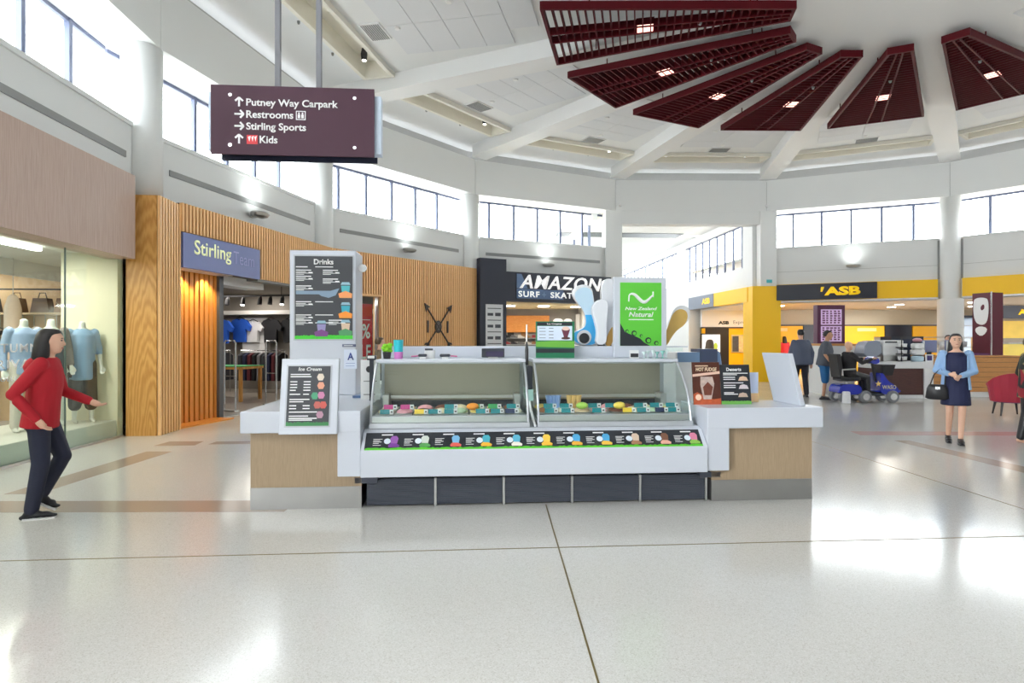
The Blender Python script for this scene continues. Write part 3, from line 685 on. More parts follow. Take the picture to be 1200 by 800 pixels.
dm = thing('bank_doorway', 'dark framed glazed doorway in the beige bank wall', 'doorway', (19.55, 26.5, 0), 0)
f = MB().box(-0.85, -0.75, 0, 0.1, 0, 2.6).box(0.75, 0.85, 0, 0.1, 0, 2.6).box(-0.85, 0.85, 0, 0.1, 2.5, 2.6).build('door_frame', M_NAVYBLK, dm)
MB().box(-0.75, 0.75, 0.04, 0.05, 0, 2.5).build('door_glass', mat('blue_grey_glass', S(150, 168, 190), 0.15), dm)
for i in range(4): MB().box(-0.75, 0.75, 0.02, 0.04, 0.5 + i * 0.55, 0.52 + i * 0.55).build('glazing_bar', M_GRILLE, dm)

# ---- corridor running on behind the lintel
CA = RAD(4.2)
def cor(px, py): return (8.95 - px * cos(CA) - py * sin(CA), 22.75 - px * sin(CA) + py * cos(CA))   # px to the left, py along
cr_ = struct('wall_corridor_right', (8.95, 22.75, 0), CA)
MB().box(0.0, 0.35, 0.0, 45, 3.5, 4.3).build('white_band', M_WALL, cr_)
MB().box(0.0, 0.35, 0, 45, 6.0, 6.6).build('window_head', M_WALL, cr_)
for (a, b_) in ((0.0, 0.8), (7.3, 8.2), (19.5, 45)): MB().box(0.0, 0.35, a, b_, 4.3, 6.0).build('window_pier', M_WALL, cr_)
for gi, (a, b_, n) in enumerate(((0.8, 7.3, 8), (8.2, 19.5, 14))):
    w = struct('window_corridor_%d' % (gi + 1), (8.95, 22.75, 0), CA)
    for i in range(n): 
        y = a + (b_ - a) * (i + 0.5) / n
        MB().box(0.15, 0.21, y - 0.05, y + 0.05, 4.3, 6.0).build('mullion', M_MULL, w)
    MB().box(0.14, 0.21, a, b_, 5.95, 6.0).build('frame_head', M_MULL, w)
    MB().box(0.17, 0.18, a, b_, 4.3, 5.95).build('pane', M_GLASS, w)
portal(cor(-0.5, 10) + (5.15,), (RAD(90), 0, RAD(90) + CA), 19, 1.7)
MB().box(-0.2, 0.35, 0, 3.1, 2.95, 3.5).build('yellow_fascia', M_YELLOW, cr_)
MB().box(-0.2, 0.35, 6.0, 45, 0, 3.5).build('white_shopfront', M_WALL, cr_)
cs = thing('corridor_sign', 'grey bank sign with small yellow letters on the corridor side', 'sign', (8.95, 22.75, 0), CA)
MB().box(-0.22, 0.3, 3.1, 6.0, 2.95, 3.5).build('sign_board', mat('dusk_grey', S(116, 124, 140), 0.4), cs)
text('ASB', M_YLET, cs, (-0.224, 3.9, 3.1), w=0.9, h=0.26, rot=(RAD(90), 0, RAD(-90)), bold=0.05)
# bank machines recessed behind the corridor shopfront
ex = struct('wall_express_bank', (8.95, 22.75, 0), 0)
MB().box(-0.15, 3.3, 5.6, 5.8, 2.14, 2.95).build('white_bulkhead', M_WHITE, ex)
MB().box(-0.15, 3.3, 5.55, 5.8, 2.08, 2.14).build('black_rail', M_NAVYBLK, ex)
for (a, b_, m, nm) in ((-0.1, 0.02, M_YELLOW2, 'yellow_panel'), (0.02, 1.12, M_NAVYBLK, 'black_panel'), (1.12, 2.06, M_YELLOW2, 'yellow_panel'), (2.12, 3.3, M_YELLOW2, 'yellow_panel'), (2.06, 2.12, M_NAVYBLK, 'black_panel')):
    MB().box(a, b_, 5.62, 5.8, 0, 2.08).build(nm, m, ex)
MB().prism([(0.75, 0.4), (0.9, 0.4), (3.4, 5.8), (3.25, 5.8)], 0, 2.95).build('return_wall', M_YELLOW2, ex)
MB().prism([(-0.1, 0.5), (0.8, 0.5), (3.3, 5.8), (-0.1, 5.8)], 2.90, 2.97).build('recess_ceiling', M_WHITE, ex)
lamp('express_fill_light', 'AREA', (1.5, 3.4, 2.86), 60, ex, (1, 0.97, 0.9), (0, 0, 0), 1.2)  # area fill added under the recess ceiling, no fixture
bl = thing('express_lettering', 'dark lettering reading ASB Express Banking on white bulkhead', 'lettering', (8.95, 22.75, 0), 0)
text('ASB', M_NAVYBLK, bl, (0.62, 5.598, 2.26), w=0.5, h=0.16, align='LEFT', bold=0.05)
text('Express Banking', mat('print_mid', S(110, 110, 118), 0.5), bl, (1.32, 5.598, 2.24), w=1.5, h=0.2, align='LEFT')
tv = thing('bank_screen', 'black framed white screen on the dark panel of the express bank', 'screen', (8.95 - 0.02, 28.0, 0), 0)
MB().box(-0.2, 0.78, 0.3, 0.36, 0.9, 1.84).build('screen_frame', M_BLACK, tv)
MB().box(-0.13, 0.71, 0.295, 0.3, 0.97, 1.79).build('screen_face', mat('screen_white', S(226, 232, 240), 0.3, emit=0.5), tv)
MB().disc(0.5, 1.25, 0.294, 0.09, 0.003, 14, 0.16).build('printed_leaf', mat('leaf_lime', S(190, 220, 90), 0.4), tv)
ap = thing('bank_poster', 'framed printed poster on the yellow panel of the express bank', 'poster', (8.95, 28.35, 0), 0)
MB().box(1.22, 1.94, -0.03, 0.0, 0.95, 1.78).build('poster_frame', M_STEEL, ap)
MB().box(1.27, 1.56, -0.034, -0.03, 1.0, 1.72).build('printed_half', mat('poster_dark', S(70, 76, 90), 0.4, var=0.5, scale=14), ap)
MB().box(1.56, 1.89, -0.034, -0.03, 1.0, 1.72).build('printed_half', mat('poster_peach', S(240, 200, 150), 0.4, var=0.4, scale=8), ap)
at = thing('cash_machine', 'pale blue cash machine on the yellow panel beside the bank pillar', 'cash machine', (8.95, 28.3, 0), 0)
MB().box(2.28, 2.62, -0.16, 0.06, 1.0, 1.62).build('housing', mat('atm_blue', S(180, 200, 224), 0.35), at, bevel=0.02)
MB().box(2.30, 2.4, -0.165, -0.16, 1.05, 1.5).build('display', mat('atm_dark', S(70, 60, 90), 0.3), at)
MB().box(2.44, 2.58, -0.1, 0.06, 0.0, 1.0).build('pedestal', mat('atm_navy', S(40, 50, 80), 0.4), at)

cl = struct('wall_corridor_left', (vert(4)[0] - 0.6, 22.75, 0), CA)
MB().box(-0.2, 0, 0, 45, 0, 5.0).box(-0.2, 0, 0, 45, 6.0, 6.6).build('light_gap_wall', M_WALL, cl)  # open gap added in this unseen wall to brighten the corridor
for i in range(12): MB().box(-0.15, -0.05, 1 + i * 3.4, 1.1 + i * 3.4, 5.0, 6.0).build('mullion', M_MULL, cl)  # bars across the added daylight gap
portal((2.2, 34, 5.5), (RAD(90), 0, RAD(-90) + CA), 22, 1.0)
cc = struct('ceiling_corridor', (8.95, 22.75, 0), CA)
MB().box(-6.6, 0.35, 0.0, 5.2, 6.3, 6.5).build('ceiling_panel', M_WALL, cc)
MB().box(-6.6, 0.35, 5.45, 14.3, 6.3, 6.5).build('ceiling_panel', M_WALL, cc)
MB().box(-6.6, 0.35, 14.6, 45, 6.3, 6.5).build('ceiling_panel', M_WALL, cc)
MB().box(-6.6, -0.9, 4.7, 5.8, 6.285, 6.31).build('slot_shade_strip', M_BLACK, cc)  # flush black strips stand in for the shaded depth of the slots
MB().box(-6.6, -1.6, 14.0, 15.1, 6.285, 6.31).build('slot_shade_strip', M_BLACK, cc)
ce = struct('wall_corridor_end', (8.95, 22.75, 0), CA)
MB().box(-6.6, 0.3, 40, 40.3, 0, 6.6).build('end_wall', M_WALL, ce)
MB().box(-6.6, -2.3, 15.2, 15.5, 2.8, 5.2).build('shop_bulkhead', M_WALL, ce)
ss = thing('script_sign', 'dark handwritten style sign letters on the white corridor bulkhead', 'sign', (8.95, 22.75, 0), CA)
for pts in ([(-4.6, 4.3), (-4.35, 4.4), (-4.05, 4.7), (-3.8, 5.0), (-3.85, 4.6), (-3.7, 4.45)], [(-4.15, 4.62), (-3.75, 4.66)], [(-3.6, 4.45), (-3.45, 4.75), (-3.25, 4.85), (-2.95, 4.82)]):
    MB().tube([(a, 15.17, b_) for a, b_ in pts], 0.03, 6).build('script_stroke', mat('script_ink', S(60, 62, 76), 0.5), ss)
# ================================================================== ICE CREAM KIOSK
KO = (-2.32, 5.42); KA = RAD(4.2)
def K(u, v, z=0): return (KO[0] + u * cos(KA) - v * sin(KA), KO[1] + u * sin(KA) + v * cos(KA), z)
def kthing(name, label, cat, u=0, v=0, z=0, group=None): return thing(name, label, cat, K(u, v, z), KA, group)
M_KICK = mat('dull_steel', (0.36, 0.355, 0.345, 1), 0.28, 0.8, var=0.12, scale=3)
CT = 0.88                                      # counter top height
# -- left counter (returns towards the back)
t = kthing('kiosk_counter', 'white and timber kiosk counter at the left with menu tower', 'counter', group='end counters of the ice cream kiosk')
MB().box(0, 0.97, 0.0, 2.3, 0.195, 0.70).build('timber_panel', M_LAMIN, t)
MB().box(0, 0.97, -0.004, 2.3, 0, 0.195).build('steel_kick', M_KICK, t)
MB().prism([(-0.06, -0.09), (0.975, -0.09), (0.975, 2.36), (-0.06, 2.36)], 0.69, CT).build('white_top', M_KWHITE, t, bevel=0.008)
MB().box(0.775, 0.975, -0.088, 0.5, 0.30, 0.70).build('white_leg', M_KWHITE, t, bevel=0.006)
# -- right counter
t = kthing('kiosk_counter', 'white and timber kiosk counter at the right with dessert boards', 'counter', group='end counters of the ice cream kiosk')
MB().box(4.20, 5.18, 0.0, 0.9, 0.195, 0.70).build('timber_panel', M_LAMIN, t)
MB().box(4.20, 5.18, -0.004, 0.9, 0, 0.195).build('steel_kick', M_KICK, t)
MB().box(4.125, 5.24, -0.09, 0.62, 0.69, CT).build('white_top', M_KWHITE, t, bevel=0.008)
MB().box(4.125, 4.335, -0.088, 0.5, 0.30, 0.70).build('white_leg', M_KWHITE, t, bevel=0.006)
# -- freezer base between them
t = kthing('freezer_counter', 'long white freezer base with dark vent panels between the two counters', 'freezer')
MB().prism([(-0.12, 0.295), (-0.12, 0.525), (-0.098, 0.545), (0.03, 0.672), (0.10, 0.69), (1.25, 0.69), (1.25, 0.295)], 0.98, 4.12, 'x').build('white_body', M_KWHITE, t, bevel=0.006)
MB().box(1.0, 4.16, 0.12, 1.2, 0.0, 0.30).build('dark_plinth', M_BLACK, t)
M_VENT = mat('slate_vent', S(76, 80, 92), 0.55)
je = [1.0, 1.628, 2.252, 2.886, 3.527, 4.16]
for a, b_ in zip(je, je[1:]):
    pr = [(0.12, 0.245), (0.12, 0.015)]
    for i in range(13):
        z = 0.015 + i * 0.0177; pr += [(0.03, z), (0.03, z + 0.010), (0.042, z + 0.010), (0.042, z + 0.0177)]
    MB().prism(pr, a + 0.012, b_ - 0.012, 'x').build('vent_panel', M_VENT, t)
for x in je[1:]: MB().box(x - 0.010, x + 0.010, 0.022, 0.06, 0.0, 0.25).build('vent_joint', M_STEEL, t)
for x in (0.97, 4.15): MB().box(x - 0.06, x + 0.14, 0.0, 0.12, 0.22, 0.27).build('hinge_block', M_VENT, t)
# -- sloping menu strip
ms = kthing('menu_strip', 'long sloping black menu strip with green grass edge below the freezers', 'menu board')
SL0, SL1 = (-0.105, 0.530), (0.028, 0.664)     # (v, z) lower and upper edge of the slope
sl = math.hypot(SL1[0] - SL0[0], SL1[1] - SL0[1]); dv, dz = (SL1[0] - SL0[0]) / sl, (SL1[1] - SL0[1]) / sl
nv, nz_ = -dz, dv
def slope(u, s, h): return (u, SL0[0] + dv * s + nv * h, SL0[1] + dz * s + nz_ * h)
def onslope(b, pts, h0, h1):
    n = len(pts); return b.add([slope(x, s, h0) for x, s in pts] + [slope(x, s, h1) for x, s in pts],
        [tuple(range(n))[::-1], tuple(range(n, 2 * n))] + [(i, (i + 1) % n, n + (i + 1) % n, n + i) for i in range(n)])
onslope(MB(), [(1.01, 0), (4.08, 0), (4.08, sl), (1.01, sl)], 0.0, 0.006).build('strip_panel', M_CHALK, ms)
gp = [(1.01, 0)] ; random.seed(5)
gp = [(1.01, 0.0), (4.08, 0.0)] + [(4.08 - i * 0.0204, 0.016 + random.random() * 0.012) for i in range(151)]
onslope(MB(), gp, 0.006, 0.0075).build('grass_edge', M_GREENP, ms)
CUPC = [S(150, 90, 170), S(206, 214, 206), S(120, 180, 220), S(70, 170, 190), S(90, 180, 210), S(240, 200, 80), S(80, 170, 220), S(80, 170, 220), S(214, 190, 170), S(120, 80, 60), S(220, 130, 160)]
CUP2 = [S(120, 60, 150), S(90, 160, 90), S(220, 90, 80), S(240, 180, 50), S(240, 230, 220), S(250, 190, 60), S(240, 180, 60), S(240, 190, 70), S(170, 120, 90), S(230, 170, 150), S(140, 190, 80)]
TITLES = ['Shakes', 'Milk Shakes', 'Frozen', 'Frozen Yoghurt', 'Smoothies', 'Fresh Juice', 'Juices', 'Sundae', 'Hot Fudge', 'Fruit', 'Cones']
tl = MB(); rd = MB()
for i in range(11):
    u = 1.10 + i * 0.275
    for j, (w, s) in enumerate(((0.08, 0.115), (0.06, 0.10), (0.075, 0.085), (0.05, 0.07), (0.07, 0.05))):
        onslope(tl, [(u - 0.02, s), (u - 0.02 + w, s), (u - 0.02 + w, s + 0.005), (u - 0.02, s + 0.005)], 0.006, 0.007)
    onslope(tl, [(u + 0.05, 0.158), (u + 0.15, 0.158), (u + 0.15, 0.170), (u + 0.05, 0.170)], 0.006, 0.007)
    if i != 2: onslope(rd, [(u + 0.105 + 0.03 * cos(q * pi / 7), 0.095 + 0.03 * sin(q * pi / 7)) for q in range(14)], 0.006, 0.007)
    c = u + 0.165
    o = onslope(MB(), [(c - 0.028, 0.07), (c + 0.028, 0.07), (c + 0.036, 0.125), (c + 0.02, 0.15), (c - 0.02, 0.15), (c - 0.036, 0.125)], 0.006, 0.0075).build('printed_cup', mat('cup_print_%d' % i, CUPC[i], 0.4), ms)
    onslope(MB(), [(c - 0.045, 0.03), (c + 0.045, 0.03), (c + 0.05, 0.05), (c + 0.02, 0.07), (c - 0.03, 0.072), (c - 0.05, 0.05)], 0.006, 0.0078).build('printed_fruit', mat('fruit_print_%d' % i, CUP2[i], 0.4), ms)
tl.build('printed_lines', M_TXTW, ms); rd.build('price_roundels', mat('pale_blue_print', S(216, 226, 236), 0.4), ms)

# -- two curved glass freezer display cabinets
M_INNER = mat('cabinet_back', S(150, 146, 132), 0.35, 0.3, var=0.05, scale=3)
M_FRAME = mat('cabinet_frame', S(190, 194, 200), 0.3, 0.5)
def glassprof(t): # curved front glass: (v, z) from sill to top
    p0, p1, p2 = (0.13, 0.735), (0.19, 1.08), (0.55, 1.285)
    return ((1 - t) ** 2 * p0[0] + 2 * t * (1 - t) * p1[0] + t * t * p2[0], (1 - t) ** 2 * p0[1] + 2 * t * (1 - t) * p1[1] + t * t * p2[1])
def cabinet(u0, u1, label):
    t = kthing('freezer_cabinet', label, 'display freezer', u0, 0.1, 0.69, 'curved glass ice cream freezers')
    W_ = u1 - u0
    def P(v, z): return (v - 0.1, z - 0.69)
    MB().box(0, W_, 0.0, 1.05, 0.002, 0.05).build('sill_frame', M_FRAME, t, bevel=0.004)
    MB().box(0.01, W_ - 0.01, 0.985, 1.03, 0.05, 0.60).build('back_panel', M_INNER, t)
    MB().box(0, W_, 0.42, 1.05, 0.595, 0.625).build('top_shelf', M_KWHITE, t, bevel=0.004)
    MB().box(0.03, W_ - 0.03, 0.47, 0.50, 0.58, 0.595).build('lamp_channel', M_FRAME, t)
    lamp('cabinet_light', 'AREA', (W_ / 2, 0.62, 0.57), 1.2, t, (1, 0.95, 0.85), (RAD(20), 0, 0), W_ * 0.9, 0.05)
    n = 14
    pf = [P(*glassprof(i / n)) for i in range(n + 1)]
    g = MB(); v = []; f = []
    for x in (0.012, W_ - 0.012): v += [(x, a, b_) for a, b_ in pf]
    f = [(i, i + 1, n + 2 + i, n + 1 + i) for i in range(n)]
    g.add(v, f).build('front_glass', M_CASEGLASS, t, smooth=True)
    for x in (0.0, W_):
        side = MB(); pts = pf + [(0.98, 0.595), (0.98, 0.05), (0.03, 0.05)]
        side.add([(x + (0.014 if x == 0 else -0.014), a, b_) for a, b_ in pts], [tuple(range(len(pts)))]).build('side_glass', M_CASEGLASS, t)
        MB().tube([(x + (0.012 if x == 0 else -0.012), a, b_) for a, b_ in pf], 0.012, 6).build('glass_edge', M_FRAME, t)
    MB().box(0.02, W_ - 0.02, 0.05, 0.065, 0.052, 0.105).build('label_rail', M_STEEL, t)
    MB().box(0.02, W_ - 0.02, 0.035, 0.13, 0.105, 0.112).build('ledge', M_FRAME, t)
    MB().box(0.02, W_ - 0.02, 0.13, 0.98, 0.052, 0.060).build('tub_deck', M_STEEL, t)
    MB().box(0.02, W_ - 0.02, 0.86, 0.90, 0.20, 0.23).build('rear_rail', M_STEEL, t)
    MB().box(0.02, W_ - 0.02, 0.93, 0.985, 0.05, 0.17).build('rear_ledge', M_DARK, t)
    for x in (0.03, W_ - 0.09): MB().box(x, x + 0.06, 0.70, 0.92, 0.12, 0.25).build('rail_bracket', M_STEEL, t)
    return t
cabinet(1.02, 2.50, 'left curved glass ice cream freezer with magenta and teal cards')
cabinet(2.575, 4.065, 'right curved glass ice cream freezer with a row of teal cards')
# tubs and flavour cards inside
M_TEAL = mat('teal_card', S(20, 132, 140), 0.4); M_MAG = mat('magenta_card', S(196, 40, 128), 0.4); M_YEL = mat('yellow_card', S(244, 206, 60), 0.4)
M_CARDW = mat('card_white', S(232, 232, 232), 0.5); M_GRN = mat('green_card', S(60, 160, 90), 0.4); M_NAVY = mat('navy_card', S(40, 52, 90), 0.4)
ICEC = [S(226, 200, 160), S(240, 226, 190), S(150, 96, 60), S(238, 170, 180), S(200, 226, 190), S(250, 240, 220), S(120, 70, 50), S(244, 214, 120)]
cardn = 0
def card(u, v, z, w, h, m, cname, lab):
    t = kthing('flavour_card', lab, 'flavour card', u, v, z, 'flavour cards in the ice cream freezers')
    MB().add([(0, 0, 0), (w, 0, 0), (w, 0.012, h), (0, 0.012, h), (0, 0.006, 0), (w, 0.006, 0), (w, 0.018, h), (0, 0.018, h)],
             [(3, 2, 1, 0), (4, 5, 6, 7), (0, 1, 5, 4), (1, 2, 6, 5), (2, 3, 7, 6), (3, 0, 4, 7)]).build('card_face', m, t)
    e = MB().box(w, w + 0.036, 0, 0.012, 0.0, h).build('white_tab', M_CARDW, t)
    MB().box(w + 0.01, w + 0.026, -0.003, 0.0, h * 0.35, h * 0.65).build('printed_mark', M_BLACK, e)
def tub(u, v, ci, lab):
    t = kthing('ice_cream_tub', lab, 'ice cream tub', u, v, 0.752, 'ice cream tubs in the freezers')
    MB().box(0, 0.165, 0, 0.30, 0, 0.055).build('steel_tray', M_STEEL, t)
    b = MB(); b.ell((0.083, 0.15, 0.055), 0.078, 0.14, 0.035, 12, 8).build('ice_cream', mat('ice_cream_%d' % ci, ICEC[ci], 0.7, var=0.15, scale=40, bump=0.3), t, smooth=True)
for side, u0, nm in ((0, 1.05, 'left'), (1, 2.61, 'right')):
    for i in range(8):
        for r in range(2):
            tub(u0 + i * 0.178, 0.29 + r * 0.32, (i * 3 + r * 5 + side * 2) % 8, 'tub of ice cream, %s from the left in the %s row of the %s freezer' % (ORD[i], ('front', 'rear')[r], nm))
LC = [(1.12, 0, M_MAG, 'magenta'), (1.28, 0, M_MAG, 'magenta'), (1.10, 1, M_TEAL, 'teal'), (1.42, 1, M_YEL, 'yellow'), (1.55, 1, M_TEAL, 'teal'), (1.70, 0, M_TEAL, 'teal'), (1.70, 1, M_TEAL, 'teal'),
      (1.95, 0, M_GRN, 'green'), (2.00, 1, M_TEAL, 'teal'), (2.12, 0, M_GRN, 'green'), (2.14, 1, M_TEAL, 'teal'), (2.28, 1, M_NAVY, 'navy'), (2.30, 0, M_TEAL, 'teal')]
RC = [(2.66, 0, M_TEAL), (2.82, 0, M_TEAL), (2.66, 1, M_TEAL), (2.82, 1, M_TEAL), (3.10, 0, M_TEAL), (3.12, 1, M_TEAL), (3.27, 0, M_TEAL), (3.42, 1, M_YEL), (3.56, 0, M_TEAL), (3.56, 1, M_TEAL), (3.72, 0, M_TEAL), (3.74, 1, M_NAVY), (3.86, 1, M_TEAL), (3.88, 0, M_TEAL)]
for row in (0, 1):
    L_ = sorted([c for c in LC if c[1] == row]); 
    for i, (u, r, m, cn) in enumerate(L_):
        card(u, 0.34 - r * 0.10, 0.845 - r * 0.035, 0.09, 0.042, m, cn, '%s flavour card, %s from the left in the %s row of the left freezer' % (cn, ORD[i], ('back', 'front')[row]))
    R_ = sorted([(c[0], c[1], c[2]) for c in RC if c[1] == row], key=lambda q: q[0])
    for i, (u, r, m) in enumerate(R_):
        cn = {M_TEAL.name: 'teal', M_YEL.name: 'yellow', M_NAVY.name: 'navy'}[m.name]
        card(u, 0.34 - r * 0.10, 0.845 - r * 0.035, 0.09, 0.042, m, cn, '%s flavour card, %s from the left in the %s row of the right freezer' % (cn, ORD[i], ('back', 'front')[row]))
for i, (u, m, lb) in enumerate(((2.74, mat('blue_wrap', S(150, 180, 232), 0.4), 'pale blue wrapped pack of cones in the right freezer'), (2.95, mat('cone_tan', S(214, 176, 110), 0.6), 'tan wafer cones standing in the right freezer'))):
    t = kthing('cone_pack', lb, 'cones', u, 0.55, 0.80)
    for j in range(3): MB().lathe([(0.012, 0), (0.034, 0.14), (0.036, 0.15)], j * 0.045, 0, 10).build('cone', m, t)
    MB().box(-0.03, 0.12, -0.03, 0.03, -0.02, 0.05).build('pack_base', m, t)
for u, m, lb in ((1.97, mat('orange_fruit', S(244, 150, 40), 0.5), 'orange fruit decoration in the left freezer'), (3.03, mat('lime_fruit', S(170, 210, 90), 0.5), 'lime green fruit slice in the right freezer'), (3.40, mat('yellow_fruit', S(246, 214, 90), 0.5), 'yellow fruit slice in the right freezer')):
    o = MB().ell((0, 0, 0.02), 0.06, 0.03, 0.035).build('fruit_slice', m, None, K(u, 0.30, 0.85), KA, smooth=True); tag(o, lb, 'fruit decoration')

# -- upstand shelf behind the freezers and things on it
t = kthing('service_upstand', 'long white upstand shelf behind the freezers', 'shelf', 0.985, 1.17, 0.69)
MB().box(0, 3.14, 0.0, 0.06, 0.0, 0.735).build('upstand_panel', M_KWHITE, t)
MB().box(0, 3.42, 0.0, 0.35, 0.735, 0.75).build('shelf_cap', M_KWHITE, t)
pc = kthing('price_panel', 'white notice panel taped beside the left freezer', 'notice', 0.80, 0.95, CT)
MB().box(0, 0.20, 0, 0.02, 0, 0.42).build('panel_sheet', M_WHITE, pc)
MB().box(0.03, 0.17, -0.003, 0, 0.19, 0.2).box(0.03, 0.15, -0.003, 0, 0.05, 0.06).build('printed_lines', M_GRILLE, pc)
MB().disc(0.09, 0.32, 0, 0.035, 0.003).build('printed_emblem', M_BLACK, pc)
SH_Z = 0.69 + 0.625
def small(name, label, cat, u, v, z): return kthing(name, label, cat, u, v, z)
c = small('paper_cup', 'tall cyan and pink paper cup beside the green pot on the freezer top', 'cup', 1.21, 0.80, SH_Z)
MB().lathe([(0.042, 0), (0.05, 0.19), (0.053, 0.195)], n=18).build('cup_body', mat('cyan_cup', S(40, 190, 204), 0.4), c)
MB().lathe([(0.0435, 0.0), (0.0475, 0.07)], n=18).build('pink_band', mat('pink_cup', S(214, 130, 200), 0.4), c)
c = small('flower_pot', 'small pot of lime green leaves beside the cyan cup', 'pot plant', 1.09, 0.82, SH_Z)
MB().lathe([(0.035, 0), (0.045, 0.07)], n=14).build('pot', M_BLACK, c)
for i in range(9):
    a = i * 2.4; MB().ell((0.03 * cos(a), 0.03 * sin(a), 0.08 + 0.008 * i), 0.03, 0.022, 0.02, 8, 5).build('leaf', mat('lime_leaf', S(140, 214, 40), 0.5), c, smooth=True)
c = small('card_reader', 'small dark card reader left of the green pot', 'card reader', 0.93, 0.85, CT + 0.42)
MB().box(-0.045, 0.045, -0.04, 0.04, 0, 0.05).build('reader_body', M_DARK, c, bevel=0.008)
MB().box(-0.035, 0.035, -0.043, -0.04, 0.02, 0.045).build('reader_screen', M_STEEL, c)
MB().box(-0.02, 0.02, -0.02, 0.02, -0.42, 0).build('reader_stalk', M_DARK, c)
for i, (u, w, lb) in enumerate(((1.46, 0.09, 'dark ice cream scoop with pink handle beside the white tub'), (1.69, 0.11, 'dark ice cream scoop lying alone on the freezer top'))):
    c = small('scoop', lb, 'scoop', u, 0.75, SH_Z)
    MB().box(-w / 2, w / 2, -0.02, 0.02, 0.02, 0.05).build('scoop_bowl', M_DARK, c, bevel=0.012)
    s_ = -1 if i == 0 else 1
    MB().tube([(s_ * w / 2, 0, 0.03), (s_ * (w / 2 + 0.07), 0, 0.025)], 0.008, 6).build('scoop_handle', mat('pink_handle', S(200, 90, 140), 0.4), c)
    MB().box(-0.03, 0.03, -0.02, 0.02, 0, 0.02).build('scoop_rest', M_WHITE, c)
c = small('topping_tub', 'small white tub with dark lid behind the scoop', 'tub', 1.53, 0.84, SH_Z)
MB().lathe([(0.05, 0), (0.058, 0.085)], n=16).build('tub_body', M_WHITE, c); MB().box(-0.05, 0.03, -0.02, 0.02, 0.085, 0.105).build('tub_lid', M_DARK, c)
c = small('tablet', 'dark tablet till screen on the left freezer top', 'till', 2.19, 0.85, SH_Z)
MB().box(-0.12, 0.12, 0, 0.03, 0.01, 0.105).build('tablet_body', M_DARK, c, bevel=0.006)
MB().box(-0.075, 0.105, -0.003, 0, 0.02, 0.075).build('tablet_screen', mat('till_screen', S(60, 52, 84), 0.25), c)
MB().box(-0.05, 0.05, 0, 0.06, 0, 0.015).build('tablet_foot', M_STEEL, c)
c = small('flag_pole', 'thin steel flag pole rising between the two freezers', 'pole', 2.535, 0.75, 0.69)
MB().cyl(0, 0, 0, 0.98, 0.008, 8).build('pole', M_STEEL, c); MB().lathe([(0.018, 0.56), (0.018, 0.72), (0.008, 0.80)], n=8).build('pole_grip', M_BLACK, c)
c = small('scoop_well', 'grey scoop rinse unit with hose between the two freezers', 'rinse unit', 2.537, 0.35, 0.69)
MB().box(-0.028, 0.028, 0.1, 0.5, 0.33, 0.56).build('well_body', M_DARK, c, bevel=0.01)
MB().box(-0.03, 0.03, 0.05, 0.5, 0.22, 0.33).build('glass_block', mat('aqua_glass', S(170, 206, 200), 0.15), c)
MB().tube([(-0.01, 0.08, 0.24), (0.0, 0.0, 0.14), (0.015, -0.12, 0.04), (0.02, -0.2, 0.01)], 0.013, 7).build('hose', M_WHITE, c)
c = small('card_stand', 'small black and white card in a stand below the green sign', 'card stand', 3.70, 0.85, SH_Z)
MB().box(-0.05, 0.05, 0, 0.008, 0, 0.085).build('card_sheet', M_WHITE, c); MB().box(-0.04, 0.045, -0.002, 0, 0.01, 0.05).build('card_print', M_BLACK, c)
for i in range(6):
    c = small('glass_cup', 'clear dessert glass, %s from the left on the right freezer top' % ORD[i], 'glass', 3.80 + i * 0.05, 0.82 + 0.03 * (i % 2), SH_Z)
    c['group'] = 'dessert glasses on the right freezer'
    MB().lathe([(0.022, 0), (0.006, 0.012), (0.006, 0.03), (0.026, 0.07 + 0.01 * (i % 3)), (0.024, 0.07 + 0.01 * (i % 3))], n=12).build('glass_bowl', mat('teal_glass', S(120, 180, 172), 0.15) if i in (3, 4) else mat('clear_cup', S(196, 214, 214), 0.1), c, smooth=True)

# -- drinks menu tower
t = kthing('menu_tower', 'tall white menu tower with drinks board on the left counter', 'menu tower', -0.1, 1.55, CT)
MB().box(0, 0.74, 0, 0.46, 0, 1.655).build('tower_box', M_KWHITE, t, bevel=0.008)
MB().box(0.045, 0.735 - 0.01, -0.012, 0, 0.625, 1.60).build('snap_frame', mat('snap_grey', (0.42, 0.44, 0.48, 1), 0.35, 0.3), t)
MB().box(0.062, 0.71, -0.016, -0.012, 0.64, 1.585).build('menu_sheet', M_CHALK, t)
text('Drinks', M_TXTW, t, (0.385, -0.017, 1.49), w=0.22, h=0.062, bold=0.03)
def bars(b, x, z, ws, y, h=0.010, gap=0.02):
    for i, w in enumerate(ws): b.box(x, x + w, y - 0.001, y, z - i * gap - h, z - i * gap)
b = MB(); Y = -0.016
bars(b, 0.075, 1.468, [0.13], Y, 0.012); bars(b, 0.29, 1.468, [0.20], Y, 0.010)
for (x, z) in ((0.075, 1.43), (0.375, 1.43), (0.075, 1.36), (0.375, 1.33), (0.075, 1.25), (0.075, 1.07), (0.075, 0.92), (0.075, 0.86), (0.44, 0.86)):
    bars(b, x, z, [0.17], Y, 0.011); bars(b, x, z - 0.022, [0.11, 0.19, 0.09], Y, 0.006, 0.014); bars(b, x + 0.14, z - 0.026, [0.045], Y, 0.012)
for z in (1.07, 0.92, 0.83): bars(b, 0.29, z, [0.20], Y, 0.010)
b.build('printed_lines', M_TXTW, t)
gp = [(0.062, 0.64), (0.71, 0.64)] + [(0.71 - i * 0.648 / 60, 0.675 + 0.014 * random.random()) for i in range(61)]
MB().prism(gp, -0.018, -0.016, 'y').build('grass_edge', mat('bright_grass', S(60, 210, 40), 0.45, var=0.2, scale=80), t)
